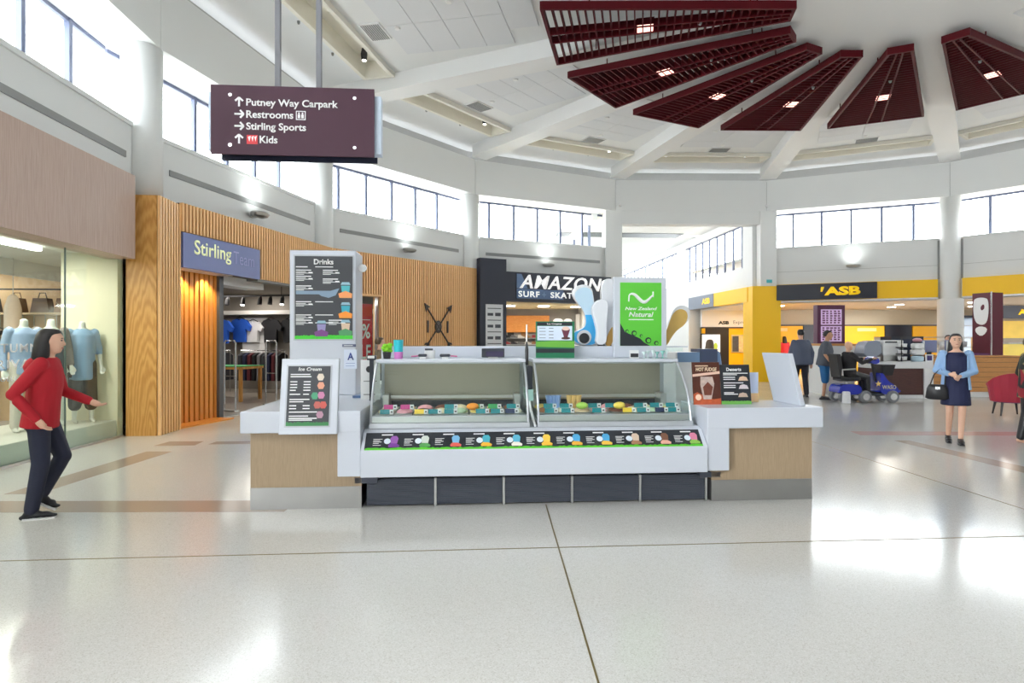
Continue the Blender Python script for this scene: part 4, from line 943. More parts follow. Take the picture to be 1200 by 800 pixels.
for (x, z, c1, c2) in ((0.63, 1.16, S(70, 180, 190), S(250, 160, 90)), (0.63, 0.93, S(40, 170, 190), S(250, 150, 30)), (0.36, 0.72, S(150, 140, 190), S(120, 50, 130)), (0.63, 0.73, S(226, 196, 170), S(70, 150, 90))):
    MB().prism([(x - 0.04, z), (x + 0.04, z), (x + 0.05, z + 0.09), (x - 0.05, z + 0.09)], -0.018, -0.016, 'y').build('printed_cup', mat('cup_%.2f_%.2f' % (x, z), c1, 0.4), t)
    MB().prism([(x - 0.07, z - 0.05), (x + 0.07, z - 0.05), (x + 0.075, z), (x, z + 0.03), (x - 0.08, z)], -0.0185, -0.016, 'y').build('printed_fruit', mat('frt_%.2f_%.2f' % (x, z), c2, 0.4), t)
    MB().prism([(x - 0.055, z + 0.1), (x + 0.055, z + 0.1), (x + 0.04, z + 0.13), (x - 0.04, z + 0.13)], -0.018, -0.016, 'y').build('printed_lid', mat('lid_%.2f_%.2f' % (x, z), S(150, 190, 206), 0.4), t)
MB().prism([(0.075, 1.19), (0.46, 1.19), (0.56, 1.22), (0.52, 1.14), (0.44, 1.11), (0.36, 1.13), (0.33, 1.15), (0.075, 1.15)], -0.0175, -0.016, 'y').build('printed_ribbon', mat('ribbon_blue', S(128, 152, 176), 0.4), t)
MB().disc(0.79, 1.475, 0.20, 0.045, 0.05, 14).build('side_disc', M_WHITE, t)
# grade notice and strip on the tower
c = kthing('grade_notice', 'white notice with a blue letter A on the menu tower', 'notice', 0.51, 1.55, 1.18)
MB().box(0, 0.145, -0.006, -0.002, 0, 0.22).build('notice_sheet', mat('notice_paper', S(216, 224, 240), 0.5), c)
text('A', mat('royal_blue', S(40, 60, 140), 0.4), c, (0.075, -0.007, 0.10), w=0.07, h=0.085, bold=0.02)
MB().box(0.02, 0.12, -0.007, -0.006, 0.03, 0.035).box(0.02, 0.125, -0.007, -0.006, 0.06, 0.065).build('printed_lines', mat('print_blue', S(120, 140, 190), 0.5), c)
c = kthing('label_strip', 'small dark label strip above the blue letter A notice', 'label', 0.49, 1.55, 1.43)
MB().box(0, 0.155, -0.008, -0.002, 0, 0.032).build('strip_plate', mat('label_navy', S(72, 80, 110), 0.4), c, bevel=0.002)
MB().box(0.02, 0.12, -0.009, -0.008, 0.012, 0.02).build('printed_line', M_STEEL, c)
# leaflets on the counter
o = MB().box(-0.05, 0.05, -0.1, 0.1, 0, 0.025).build('leaflet_stack', mat('leaflet_blue', S(70, 100, 140), 0.4, var=0.4, scale=20), None, K(0.73, 1.25, CT + 0.001), KA); tag(o, 'stack of dark blue leaflets on the left counter', 'leaflets')
o = MB().box(-0.04, 0.04, -0.06, 0.06, 0, 0.02).build('leaflet_stack', mat('leaflet_beige', S(206, 190, 176), 0.4, var=0.2, scale=20), None, K(0.88, 1.2, CT + 0.001), KA); tag(o, 'small stack of beige cards beside the blue leaflets', 'leaflets')

# -- slanted menu stands
def stand(root, w, h, lean, depth, foot=0.0):            # slanted slab, local x along its face, facing -y
    MB().prism([(0, 0), (lean, h), (lean + depth, h), (depth + foot, 0)], 0, w, 'x').build('slab', M_KWHITE, root, bevel=0.006)
t = kthing('menu_stand', 'slanted white stand with the ice cream menu on the left counter front', 'menu stand', 0.283, -0.145, 0.685)
stand(t, 0.498, 0.655, 0.11, 0.05)
ln = math.hypot(0.11, 0.655); ey, ez = 0.11 / ln, 0.655 / ln
def onstand(b, pts, h0, h1):
    n = len(pts)
    def P(x, s, h): return (x, ey * s - ez * h, ez * s + ey * h)
    return b.add([P(x, s, h0) for x, s in pts] + [P(x, s, h1) for x, s in pts], [tuple(range(n))[::-1], tuple(range(n, 2 * n))] + [(i, (i + 1) % n, n + (i + 1) % n, n + i) for i in range(n)])
def rect(x0, x1, s0, s1): return [(x0, s0), (x1, s0), (x1, s1), (x0, s1)]
onstand(MB(), rect(0.048, 0.44, 0.062, 0.61), 0.0, 0.008).build('snap_frame', mat('snap_grey', (0.42, 0.44, 0.48, 1), 0.35, 0.3), t)
onstand(MB(), rect(0.062, 0.428, 0.074, 0.598), 0.008, 0.011).build('menu_sheet', M_CHALK, t)
onstand(MB(), [(0.062, 0.074), (0.428, 0.074)] + [(0.428 - i * 0.366 / 40, 0.10 + 0.012 * random.random()) for i in range(41)], 0.011, 0.0125).build('grass_edge', mat('deep_grass', S(36, 120, 60), 0.45), t)
b = MB()
for s, ws in ((0.52, (0.17,)), (0.50, (0.18,)), (0.455, (0.06, 0.06)), (0.43, (0.06, 0.06)), (0.405, (0.06, 0.06)), (0.38, (0.05, 0.06)), (0.345, (0.09, 0.05)), (0.30, (0.17,)), (0.28, (0.12,)), (0.245, (0.06, 0.06)), (0.22, (0.06, 0.06)), (0.19, (0.24,)), (0.155, (0.12, 0.05)), (0.135, (0.24,)), (0.12, (0.2,))):
    x = 0.085
    for w in ws: onstand(b, rect(x, x + w, s, s + 0.009), 0.011, 0.012); x += 0.115
b.build('printed_lines', M_TXTW, t)
o = text('Ice Cream', M_TXTW, t, (0.25, ey * 0.555 - ez * 0.0115, ez * 0.555 + ey * 0.0115), w=0.20, h=0.032, bold=0.02, shear=0.2, rot=(RAD(90) - math.atan2(0.11, 0.655), 0, 0), ext=0.001)
for (x, s, c1) in ((0.345, 0.50, S(220, 206, 190)), (0.35, 0.425, S(220, 150, 120)), (0.355, 0.34, S(196, 120, 160)), (0.30, 0.335, S(60, 150, 110)), (0.325, 0.255, S(190, 90, 80)), (0.375, 0.255, S(200, 80, 70)), (0.35, 0.17, S(176, 130, 150))):
    onstand(MB(), [(x - 0.018, s - 0.03), (x + 0.018, s - 0.03), (x + 0.032, s), (x + 0.018, s + 0.03), (x - 0.018, s + 0.03), (x - 0.032, s)], 0.011, 0.0125).build('printed_scoop', mat('sc_%.2f_%.2f' % (x, s), c1, 0.4), t)
# right stand faces the right hand side
t = thing('menu_stand', 'blank back of a slanted white stand at the right end of the kiosk', 'menu stand', K(5.13, 0.02, CT), KA + RAD(90))
stand(t, 0.52, 0.50, 0.125, 0.05)
MB().prism([(0.03, 0.05), (0.49, 0.05), (0.49, 0.44), (0.03, 0.44)], -0.004, 0.0, 'y')
# leaflets in a holder behind the dessert board
c = kthing('leaflet_holder', 'clear holder with pale blue and orange leaflets beside the dessert board', 'leaflet holder', 4.76, 0.42, CT)
MB().box(0, 0.10, 0.0, 0.012, 0, 0.30).build('leaflet', mat('leaflet_sky', S(206, 216, 240), 0.4, var=0.15, scale=6), c)
MB().box(0, 0.10, -0.006, 0.0, 0, 0.09).build('leaflet_foot', mat('leaflet_orange', S(240, 200, 150), 0.4), c)
MB().box(0, 0.10, -0.02, 0.06, -0.0, 0.012).build('holder_base', M_CASEGLASS, c)
# dessert boards
def easel(u, v, w, h, label, sheet):
    t = kthing('dessert_board', label, 'menu board', u, v, CT, 'upright boards on the right counter')
    MB().prism([(0, 0), (0.055, h), (0.067, h), (0.012, 0)], 0, w, 'x').build('board', sheet, t)
    MB().prism([(0.03, 0.0), (0.10, 0.0), (0.06, h * 0.7), (0.045, h * 0.7)], w / 2 - 0.03, w / 2 + 0.03, 'x').build('rear_strut', M_WHITE, t)
    l = math.hypot(0.055, h); a, b_ = 0.055 / l, h / l
    def on(bb, pts, h0, h1):
        n = len(pts)
        def P(x, s, q): return (x, a * s - b_ * q, b_ * s + a * q)
        return bb.add([P(x, s, h0) for x, s in pts] + [P(x, s, h1) for x, s in pts], [tuple(range(n))[::-1], tuple(range(n, 2 * n))] + [(i, (i + 1) % n, n + (i + 1) % n, n + i) for i in range(n)])
    def tx(s, m, x, q, **k): return text(s, m, t, (x, a * q - b_ * 0.002, b_ * q + a * 0.002), rot=(RAD(90) - math.atan2(0.055, h), 0, 0), ext=0.001, **k)
    return t, on, tx
t, on, tx = easel(4.115, 0.22, 0.275, 0.41, 'brown hot fudge sundae poster on the right counter', mat('fudge_brown', S(84, 40, 26), 0.35, var=0.25, scale=7))
tx('HOT FUDGE', mat('fudge_cream', S(240, 214, 180), 0.4), 0.14, 0.325, w=0.21, h=0.036, bold=0.03, shear=0.15)
on(MB(), rect(0.03, 0.16, 0.372, 0.382), 0, 0.002).build('printed_line', MATS['fudge_cream'], t)
on(MB(), [(0.0, 0.295), (0.275, 0.325), (0.275, 0.30), (0.0, 0.27)], 0, 0.0015).build('printed_ribbon', mat('ribbon_pale', S(226, 190, 170), 0.4), t)
on(MB(), [(0.10, 0.05), (0.18, 0.05), (0.215, 0.20), (0.20, 0.27), (0.08, 0.27), (0.075, 0.19)], 0, 0.0015).build('printed_glass', mat('sundae_glass', S(190, 170, 160), 0.4, var=0.4, scale=30), t)
on(MB(), [(0.11, 0.09), (0.18, 0.09), (0.20, 0.17), (0.15, 0.22), (0.10, 0.17)], 0, 0.0022).build('printed_fudge', mat('sundae_fudge', S(110, 56, 40), 0.4, var=0.5, scale=25), t)
on(MB(), [(0.02 + 0.03 * cos(q * pi / 6) + 0.03, 0.07 + 0.03 * sin(q * pi / 6)) for q in range(12)], 0, 0.0022).build('printed_price', mat('price_peach', S(244, 206, 180), 0.4), t)
on(MB(), [(0.0, 0.0), (0.275, 0.0), (0.275, 0.06), (0.2, 0.05), (0.12, 0.08), (0.04, 0.12), (0.0, 0.1)], 0, 0.0012).build('printed_cherries', mat('cherry_orange', S(190, 88, 50), 0.4, var=0.4, scale=20), t)
t, on, tx = easel(4.395, 0.22, 0.30, 0.385, 'slate grey desserts menu board on the right counter', M_CHALK)
tx('Desserts', M_TXTW, 0.14, 0.325, w=0.15, h=0.034, bold=0.03)
b = MB()
for s, w in ((0.30, 0.25), (0.285, 0.14), (0.26, 0.12), (0.24, 0.12), (0.205, 0.2), (0.18, 0.12), (0.16, 0.12), (0.11, 0.1), (0.095, 0.14)): on(b, rect(0.03, 0.03 + w, s, s + 0.008), 0, 0.001)
b.build('printed_lines', M_TXTW, t)
on(MB(), [(0, 0), (0.30, 0), (0.30, 0.03)] + [(0.30 - i * 0.0075, 0.028 + 0.008 * random.random()) for i in range(41)], 0, 0.0015).build('grass_edge', mat('board_grass', S(110, 176, 80), 0.45), t)
for (x, s, c1) in ((0.23, 0.245, S(226, 190, 160)), (0.23, 0.165, S(214, 200, 206)), (0.22, 0.085, S(196, 170, 150))):
    on(MB(), [(x - 0.05, s - 0.015), (x + 0.05, s - 0.015), (x + 0.035, s + 0.02), (x, s + 0.03), (x - 0.035, s + 0.02)], 0, 0.0015).build('printed_plate', mat('plt_%.2f' % s, c1, 0.4), t)

# -- green brand sign, screen, giant spoons at the back of the kiosk
def btop(): return 1.44
t = kthing('brand_sign', 'green and black sign reading New Zealand Natural in a white frame', 'sign', 3.54, 1.0, SH_Z)
MB().box(0, 0.59, 0.08, 0.16, 0, 0.89).build('sign_box', M_KWHITE, t, bevel=0.006)
MB().box(0.065, 0.53, 0.075, 0.08, 0.13, 0.83).build('green_sheet', mat('kiwi_green', S(96, 200, 60), 0.4, var=0.03), t)
MB().prism([(0.065, 0.13), (0.40, 0.13), (0.33, 0.17), (0.29, 0.21), (0.2, 0.25), (0.12, 0.28), (0.065, 0.38)], 0.072, 0.075, 'y').build('black_hill', M_CHALK, t)
for (x, z, r) in ((0.14, 0.29, 0.02), (0.22, 0.27, 0.03), (0.30, 0.24, 0.018), (0.38, 0.19, 0.035), (0.47, 0.16, 0.025)):
    MB().disc(x, z, 0.0715, r, 0.002, 12).build('koru_curl', M_CHALK, t); MB().disc(x + 0.004, z - 0.003, 0.0695, r * 0.62, 0.002, 12).build('koru_inner', MATS['kiwi_green'], t)
wv = [(0.165 + 0.27 * i / 20, 0.66 + 0.045 * sin(2 * pi * (i / 20 * 1.0) + 0.25 * pi) - 0.0 * i) for i in range(21)]
MB().tube([(x, 0.072, z) for x, z in wv], [0.008 + 0.012 * sin(pi * i / 20) for i in range(21)], 8).build('wave_emblem', M_TXTW, t)
MB().tube([(0.165, 0.072, 0.69), (0.16, 0.072, 0.62)], 0.008, 6).build('wave_tail', M_TXTW, t); MB().tube([(0.435, 0.072, 0.67), (0.435, 0.072, 0.73)], 0.008, 6).build('wave_tail', M_TXTW, t)
text('New Zealand', M_TXTW, t, (0.30, 0.074, 0.525), w=0.36, h=0.035, bold=0.02, shear=0.25)
text('Natural', M_TXTW, t, (0.30, 0.074, 0.45), w=0.28, h=0.055, bold=0.02, shear=0.25)
MB().box(0.16, 0.44, 0.073, 0.075, 0.415, 0.425).build('printed_line', M_TXTW, t)
t = kthing('menu_screen', 'green framed ice cream menu screen between the freezers', 'menu screen', 2.66, 1.0, SH_Z)
MB().box(0, 0.42, 0, 0.03, 0.0, 0.395).build('screen_body', mat('screen_green', S(30, 122, 84), 0.4), t)
MB().box(0.012, 0.395, -0.003, 0, 0.35, 0.385).build('header', M_CHALK, t)
text('Ice Creams', M_TXTW, t, (0.20, -0.004, 0.36), w=0.16, h=0.018, bold=0.02)
MB().box(0.014, 0.395, -0.003, 0, 0.19, 0.345).build('price_area', mat('screen_pale', S(198, 210, 226), 0.4, emit=0.25), t)
b = MB()
for i in range(4): bars(b, 0.035, 0.325 - i * 0.035, [0.07], -0.003, 0.006); bars(b, 0.14, 0.325 - i * 0.035, [0.05], -0.003, 0.008)
b.build('printed_lines', mat('print_slate', S(120, 126, 140), 0.5), t)
MB().prism([(0.305, 0.225), (0.345, 0.225), (0.372, 0.31), (0.278, 0.31)], -0.005, -0.003, 'y').build('printed_sundae', mat('sundae_plum', S(110, 50, 70), 0.4), t)
MB().disc(0.325, 0.318, -0.003, 0.042, 0.003, 14, 0.022).build('printed_scoop', mat('sundae_cream', S(236, 206, 190), 0.4), t)
MB().disc(0.325, 0.213, -0.003, 0.05, 0.0025, 14, 0.014).build('printed_plate', mat('sundae_choc', S(80, 46, 40), 0.4), t)
MB().prism([(0.0, 0.12), (0.42, 0.11), (0.42, 0.18), (0.2, 0.185), (0.0, 0.175)], -0.003, 0, 'y').build('grass_band', mat('screen_grass', S(112, 184, 64), 0.4), t)
MB().box(0.0, 0.42, -0.003, 0, 0.055, 0.10).build('footer', M_CHALK, t)
# giant decorative spoons: outline (x, z) with depth
def slab_thing(name, label, cat, u, v, z, pts, d, m, rot=0):
    t = thing(name, label, cat, K(u, v, z), KA + rot, 'giant ice cream spoons on the kiosk')
    MB().prism(pts, 0, d, 'y').build('spoon_body', m, t, bevel=min(0.02, d * 0.3))
    return t
M_SPW = mat('pearl_white', S(226, 228, 232), 0.25); M_SPB = mat('sky_blue_gloss', S(70, 178, 236), 0.2, var=0.2, scale=4)
def smoothpoly(p, it=2):
    for _ in range(it):
        q = []
        for i in range(len(p)):
            a, b_ = p[i], p[(i + 1) % len(p)]; q += [(a[0] * .75 + b_[0] * .25, a[1] * .75 + b_[1] * .25), (a[0] * .25 + b_[0] * .75, a[1] * .25 + b_[1] * .75)]
        p = q
    return p
bw = smoothpoly([(0.02, 0.0), (0.30, 0.0), (0.30, 0.32), (0.24, 0.55), (0.22, 0.78), (0.20, 0.95), (0.10, 1.0), (0.0, 0.95), (-0.04, 0.84), (0.02, 0.70), (0.10, 0.58), (0.13, 0.42), (0.11, 0.30), (0.02, 0.24), (-0.04, 0.22), (-0.08, 0.12)])
t = slab_thing('giant_spoon', 'giant sky blue and white curved spoon behind the menu screen', 'decoration', 3.16, 1.40, 1.44, [(a, b_ * 0.72) for a, b_ in bw], 0.10, M_SPW)
MB().prism([(p[0] * 0.86 + 0.02, p[1] * 0.67 + 0.014) for p in bw], -0.008, 0.0, 'y').build('pale_face', mat('ice_blue_gloss', S(196, 222, 240), 0.2), t)
MB().prism([(max(min(p[0] * 0.80 + 0.024, 0.25), -0.05), min(p[1] * 0.67 + 0.014, 0.36)) for p in bw], -0.014, -0.008, 'y').build('blue_face', M_SPB, t)
MB().disc(0.10, 0.10, -0.014, 0.085, 0.012, 20).build('white_hole_rim', M_SPW, t); MB().disc(0.10, 0.09, -0.026, 0.06, 0.006, 20).build('dark_hole', M_BLACK, t)
wt = smoothpoly([(0.0, 0.0), (0.14, 0.0), (0.13, 0.3), (0.15, 0.55), (0.16, 0.72), (0.10, 0.80), (0.0, 0.74), (-0.04, 0.60), (0.0, 0.4), (0.03, 0.2)])
slab_thing('giant_spoon', 'short pearl white giant spoon beside the blue one', 'decoration', 3.36, 1.24, 1.455, [(a, b_ * 0.66) for a, b_ in wt], 0.10, M_SPW)
ws = smoothpoly([(0.03, 0.0), (0.11, 0.0), (0.12, 0.3), (0.16, 0.65), (0.17, 0.95), (0.13, 1.05), (0.03, 1.05), (-0.01, 0.95), (-0.01, 0.65), (0.02, 0.3)])
t = slab_thing('giant_spoon', 'tallest white giant spoon left of the green sign', 'decoration', 3.47, 1.36, 1.44, [(a, b_ * 0.74) for a, b_ in ws], 0.09, M_SPW)
MB().prism(smoothpoly([(0.02, 0.0), (0.12, 0.0), (0.13, 0.25), (0.07, 0.16)]), -0.006, 0.0, 'y').build('tan_handle', mat('tan_resin', S(206, 160, 80), 0.3), t)
ts = smoothpoly([(0.0, 0.0), (0.06, -0.01), (0.12, 0.10), (0.20, 0.20), (0.30, 0.26), (0.35, 0.36), (0.33, 0.45), (0.24, 0.48), (0.15, 0.43), (0.10, 0.32), (0.06, 0.20), (0.0, 0.10)])
t = slab_thing('giant_spoon', 'slanted tan giant spoon right of the green sign', 'decoration', 4.16, 1.35, 1.44, ts, 0.06, M_SPW)
MB().prism([(p[0] * 0.86 + 0.012, p[1] * 0.88 + 0.012) for p in ts], -0.008, 0.0, 'y').build('tan_face', mat('amber_resin', S(214, 176, 96), 0.3, var=0.15, scale=5), t)
# back worktop of the kiosk with glass screens (right rear)
t = kthing('rear_counter', 'white rear worktop with pale glass screens behind the right freezer', 'counter', 0.0, 2.36, 0)
MB().box(0.3, 4.6, 0.0, 0.6, 0, 0.9).build('counter_body', M_KWHITE, t); MB().box(0.2, 4.7, -0.05, 0.65, 0.9, 0.95).build('worktop', M_WHITE, t)
t = kthing('glass_screen', 'low clear glass screen at the right rear of the kiosk', 'screen', 4.1, 1.6, 0.95)
MB().box(0.0, 0.62, 0.6, 0.61, 0, 0.48).build('screen_pane', M_CASEGLASS, t); MB().box(-0.01, 0.63, 0.59, 0.62, 0.0, 0.02).build('screen_base', M_STEEL, t)
t = kthing('ice_cream_machine', 'grey blue topped machine at the right rear of the kiosk', 'machine', 4.45, 1.7, 0.0)
MB().box(0, 0.5, 0, 0.5, 0, 1.36).build('machine_body', M_WHITE, t, bevel=0.01); MB().box(0.02, 0.48, -0.004, 0.0, 1.24, 1.36).build('machine_panel', mat('machine_blue', S(120, 150, 186), 0.3), t)
MB().box(0.3, 0.52, -0.01, 0.3, 1.24, 1.40).build('machine_hood', mat('machine_navy', S(60, 72, 100), 0.3), t)

# ================================================================== HANGING DIRECTION SIGN
M_PLUM = mat('plum_sign', S(66, 28, 48), 0.6, var=0.03)
t = thing('direction_sign', 'hanging plum direction sign listing carpark and restrooms on two steel rods', 'sign', (-2.0, 6.15, 0), KA)
x0, z0 = -1.0, 3.36
W_, H_ = 1.605, 0.69
MB().box(x0, x0 + W_, 0, 0.02, z0, z0 + H_).build('front_plate', M_PLUM, t)
MB().box(x0 + 0.02, x0 + W_, 0.22, 0.24, z0, z0 + H_).build('rear_plate', mat('navy_plate', S(30, 34, 56), 0.4), t)
MB().box(x0 - 0.045, x0 + W_ + 0.06, 0.06, 0.18, z0 + 0.05, z0 + H_ - 0.05).build('light_box', mat('lightbox_acrylic', S(206, 220, 238), 0.3), t)
for px in (0.62, 1.03):
    MB().box(x0 + px - 0.025, x0 + px + 0.025, 0.09, 0.14, z0 + H_ - 0.06, CZ).build('hanging_rod', mat('rod_grey', S(120, 120, 126), 0.4), t)
for px in (0.19, 1.41):
    for pz in (0.09, 0.59): MB().disc(x0 + px, z0 + pz, 0, 0.018, 0.008, 12).build('fixing_stud', M_CHROME, t)
rows = [('Putney Way Carpark', 'up', 0.485, 0.90), ('Restrooms', 'right', 0.365, 0.46), ('Stirling Sports', 'right', 0.245, 0.585), ('Kids', 'up', 0.115, 0.175)]
for s, d, z, w in rows:
    xl = x0 + 0.345 if s != 'Kids' else x0 + 0.475
    hh = 0.095 if any(ch in s for ch in 'gpy') else 0.075
    text(s, M_TXTW, t, (xl, -0.002, z0 + z + (0 if hh < 0.09 else -0.02)), w=w, h=hh, align='LEFT', bold=0.022)
    cx_, cz_ = x0 + 0.275, z0 + z + 0.038
    b = MB()
    if d == 'up': pts = [[(cx_, cz_ - 0.045), (cx_, cz_ + 0.045)], [(cx_ - 0.038, cz_ + 0.01), (cx_, cz_ + 0.045), (cx_ + 0.038, cz_ + 0.01)]]
    else: pts = [[(cx_ - 0.045, cz_), (cx_ + 0.045, cz_)], [(cx_ + 0.01, cz_ + 0.038), (cx_ + 0.045, cz_), (cx_ + 0.01, cz_ - 0.038)]]
    for q in pts:
        for (a, c_) in zip(q, q[1:]):
            dx, dz_ = c_[0] - a[0], c_[1] - a[1]; l = math.hypot(dx, dz_); ox, oz = -dz_ / l * 0.009, dx / l * 0.009
            b.prism([(a[0] - ox, a[1] - oz), (c_[0] - ox, c_[1] - oz), (c_[0] + ox, c_[1] + oz), (a[0] + ox, a[1] + oz)], -0.004, 0, 'y')
    b.build('arrow', M_TXTW, t)
rx, rz_ = x0 + 0.83, z0 + 0.358
MB().box(rx, rx + 0.095, -0.003, 0, rz_, rz_ + 0.09).build('restroom_tile', M_TXTW, t)
MB().box(rx + 0.008, rx + 0.087, -0.004, -0.003, rz_ + 0.008, rz_ + 0.082).build('restroom_field', M_PLUM, t)
for q in (0.03, 0.065):
    b = MB(); b.disc(rx + q, rz_ + 0.066, -0.004, 0.009, 0.002, 8); b.box(rx + q - 0.012, rx + q + 0.012, -0.006, -0.004, rz_ + 0.016, rz_ + 0.055); b.build('restroom_figure', M_TXTW, t)
MB().box(x0 + 0.35, x0 + 0.455, -0.004, 0, z0 + 0.105, z0 + 0.195).build('red_logo', mat('logo_red', S(220, 40, 50), 0.4), t)
b = MB()
for (a, c_) in ((0.362, 0.39), (0.395, 0.42), (0.425, 0.447)): b.prism([(x0 + a, z0 + 0.175), (x0 + c_, z0 + 0.185), (x0 + (a + c_) / 2, z0 + 0.13)], -0.006, -0.004, 'y')
b.build('logo_marks', M_TXTW, t)
# ================================================================== PEOPLE AND MANNEQUINS
from mathutils import Vector as V3, Matrix
SKIN = mat('skin_light', S(222, 176, 150), 0.55, var=0.03); SKIN2 = mat('skin_tan', S(196, 146, 116), 0.55, var=0.03)
HAIRB = mat('hair_black', S(24, 20, 22), 0.45, var=0.2, scale=60); HAIRBR = mat('hair_brown', S(96, 76, 56), 0.5, var=0.2, scale=60)
def remesh(b, name, m, parent, vox=0.011, it=4):
    me = b.mesh(name); o = bpy.data.objects.new(name, me); COL.objects.link(o)
    r = o.modifiers.new('r', 'REMESH'); r.mode = 'VOXEL'; r.voxel_size = vox; r.use_smooth_shade = True
    s = o.modifiers.new('s', 'SMOOTH'); s.factor = 0.5; s.iterations = it
    dg = bpy.context.evaluated_depsgraph_get(); e = bpy.data.meshes.new_from_object(o.evaluated_get(dg)); bpy.data.objects.remove(o)
    e.materials.clear(); e.materials.append(m)
    for p in e.polygons: p.use_smooth = True
    return obj(name, e, parent)
BASE = dict(hip=[(-.09, 0, .92), (.09, 0, .92)], knee=[(-.095, -.02, .50), (.095, -.02, .50)], ankle=[(-.095, .02, .09), (.095, .02, .09)],
            sho=[(-.165, 0, 1.40), (.165, 0, 1.40)], elb=[(-.22, .02, 1.13), (.22, .02, 1.13)], wri=[(-.23, -.05, .88), (.23, -.05, .88)])
def person(label, loc, rot, H=1.7, pose=None, lean=0.0, skin=SKIN, hair=HAIRB, hairstyle='short', top=None, sleeve=1.0, tophem=0.90, topw=1.0, bottom=None, leg=1.0,
           skirt=None, shoes=None, coat=None, vox=0.011, girth=1.0, head=True, face=True, turn=0.0, name='person', cat='person', group=None, toes=None):
    t = thing(name, label, cat, loc, rot, group); k = H / 1.715
    J = {a: [V3(q) for q in b_] for a, b_ in BASE.items()}
    for a, b_ in (pose or {}).items(): J[a] = [V3(q) for q in b_]
    pz = (J['hip'][0].z + J['hip'][1].z) / 2; dz0 = pz - 0.92; py = (J['hip'][0].y + J['hip'][1].y) / 2
    RL = Matrix.Rotation(lean, 4, 'X')
    def up(p): p = V3(p); p = p + V3((0, py, dz0)); c = V3((0, py, pz)); return c + RL @ (p - c)
    def sc(v): return (v[0] * k, v[1] * k, v[2] * k)
    def ring(b, rings, g=1.0, n=18, lo=True):
        rr = []
        v = []; f = []
        for z, rx, ry, yo in rings:
            for i in range(n):
                a = 2 * pi * i / n; v.append(sc(up((rx * g * cos(a), yo + ry * g * sin(a), z))))
        m = len(rings)
        for j in range(m - 1):
            for i in range(n): f.append((j * n + i, j * n + (i + 1) % n, (j + 1) * n + (i + 1) % n, (j + 1) * n + i))
        f.append(tuple(range(n))[::-1]); f.append(tuple(range((m - 1) * n, m * n)))
        b.add(v, f)
    def limb(b, pts, rad):
        P = [V3(p) for p in pts]; out = []; rr = []
        for i in range(len(P) - 1):
            for s in range(5):
                q = s / 5; out.append(sc(P[i].lerp(P[i + 1], q))); rr.append((rad[i] * (1 - q) + rad[i + 1] * q) * k)
        out.append(sc(P[-1])); rr.append(rad[-1] * k)
        b.tube(out, rr, 10)
        for p, r in ((P[0], rad[0]), (P[-1], rad[-1])): b.ell(sc(p), r * k, r * k, r * k, 10, 6)
        for p, r in list(zip(P, rad))[1:-1]: b.ell(sc(p), r * k, r * k, r * k, 10, 6)
    sho = [up(p) for p in J['sho']]
    arms_up = 'elb' not in (pose or {})
    elb = [up(p) for p in J['elb']] if arms_up else J['elb']; wri = [up(p) for p in J['wri']] if 'wri' not in (pose or {}) else J['wri']
    # ---- body: one continuous surface
    b = MB(); g = girth
    ring(b, [(.82, .12 * g, .09 * g, 0), (.92, .155 * g, .11 * g, .01), (1.06, .135 * g, .10 * g, 0), (1.22, .145 * g, .105 * g, -.005), (1.36, .15, .095, 0), (1.43, .10, .07, 0), (1.47, .052, .052, 0), (1.55, .048, .05, -.01)])
    for s in (0, 1):
        limb(b, [J['hip'][s], J['knee'][s], J['ankle'][s]], [.08 * g, .052, .036])
        limb(b, [sho[s], elb[s], wri[s]], [.05, .039, .026])
        d = (wri[s] - elb[s]).normalized(); side = V3((1 if s else -1, 0, 0)); a = d.cross(V3((0, 1, 0)));
        a = a.normalized() if a.length > .1 else side
        nrm = d.cross(a).normalized()
        pc_ = wri[s] + d * .05
        limb(b, [wri[s], pc_, pc_ + d * .03], [.025, .033, .030])
        for fi, (off, ln_) in enumerate(((-.027, .075), (-.009, .085), (.009, .08), (.027, .062))):
            p0 = pc_ + d * .035 + a * off; p1 = p0 + d * ln_ * .5 + nrm * .01; p2 = p0 + d * ln_ * .85 + nrm * .035
            limb(b, [p0, p1, p2], [.0105, .0095, .008])
        p0 = wri[s] + d * .03 + a * .03; limb(b, [p0, p0 + d * .03 + a * .02, p0 + d * .06 + a * .022 + nrm * .01], [.013, .011, .009])
        if shoes is None:
            f0 = J['ankle'][s]; limb(b, [f0 + V3((0, .03, -.05)), f0 + V3((0, -.06, -.06)), f0 + V3((0, -.14, -.07))], [.035, .035, .022])
    HT = Matrix.Rotation(turn, 4, 'Z')
    def hd(p): p = HT @ V3((p[0], p[1], 0)); return p
    def hp(x, y, z): q = HT @ V3((x, y, 0)); return sc(up((q.x, q.y - .015, z)))
    if head:
        v = []; f = []; n = 16
        prof = [(1.50, .03, .03, -.035), (1.515, .048, .055, -.03), (1.545, .062, .078, -.015), (1.58, .070, .090, -.004), (1.62, .074, .096, 0), (1.66, .070, .092, .004), (1.69, .054, .072, .008), (1.71, .028, .04, .01), (1.716, .004, .006, .01)]
        for z, rx, ry, yo in prof:
            for i in range(n): a = 2 * pi * i / n; v.append(hp(rx * cos(a), yo + ry * sin(a), z))
        for j in range(len(prof) - 1):
            for i in range(n): f.append((j * n + i, j * n + (i + 1) % n, (j + 1) * n + (i + 1) % n, (j + 1) * n + i))
        f.append(tuple(range(n))[::-1]); f.append(tuple(range((len(prof) - 1) * n, len(prof) * n)))
        b.add(v, f)
        limb(b, [V3(hp(0, -.088, 1.62)) / k, V3(hp(0, -.108, 1.585)) / k], [.010, .014])      # nose
        for s in (-1, 1): b.ell(hp(s * .074, .005, 1.605), .012 * k, .02 * k, .03 * k, 8, 6)     # ears
    else:
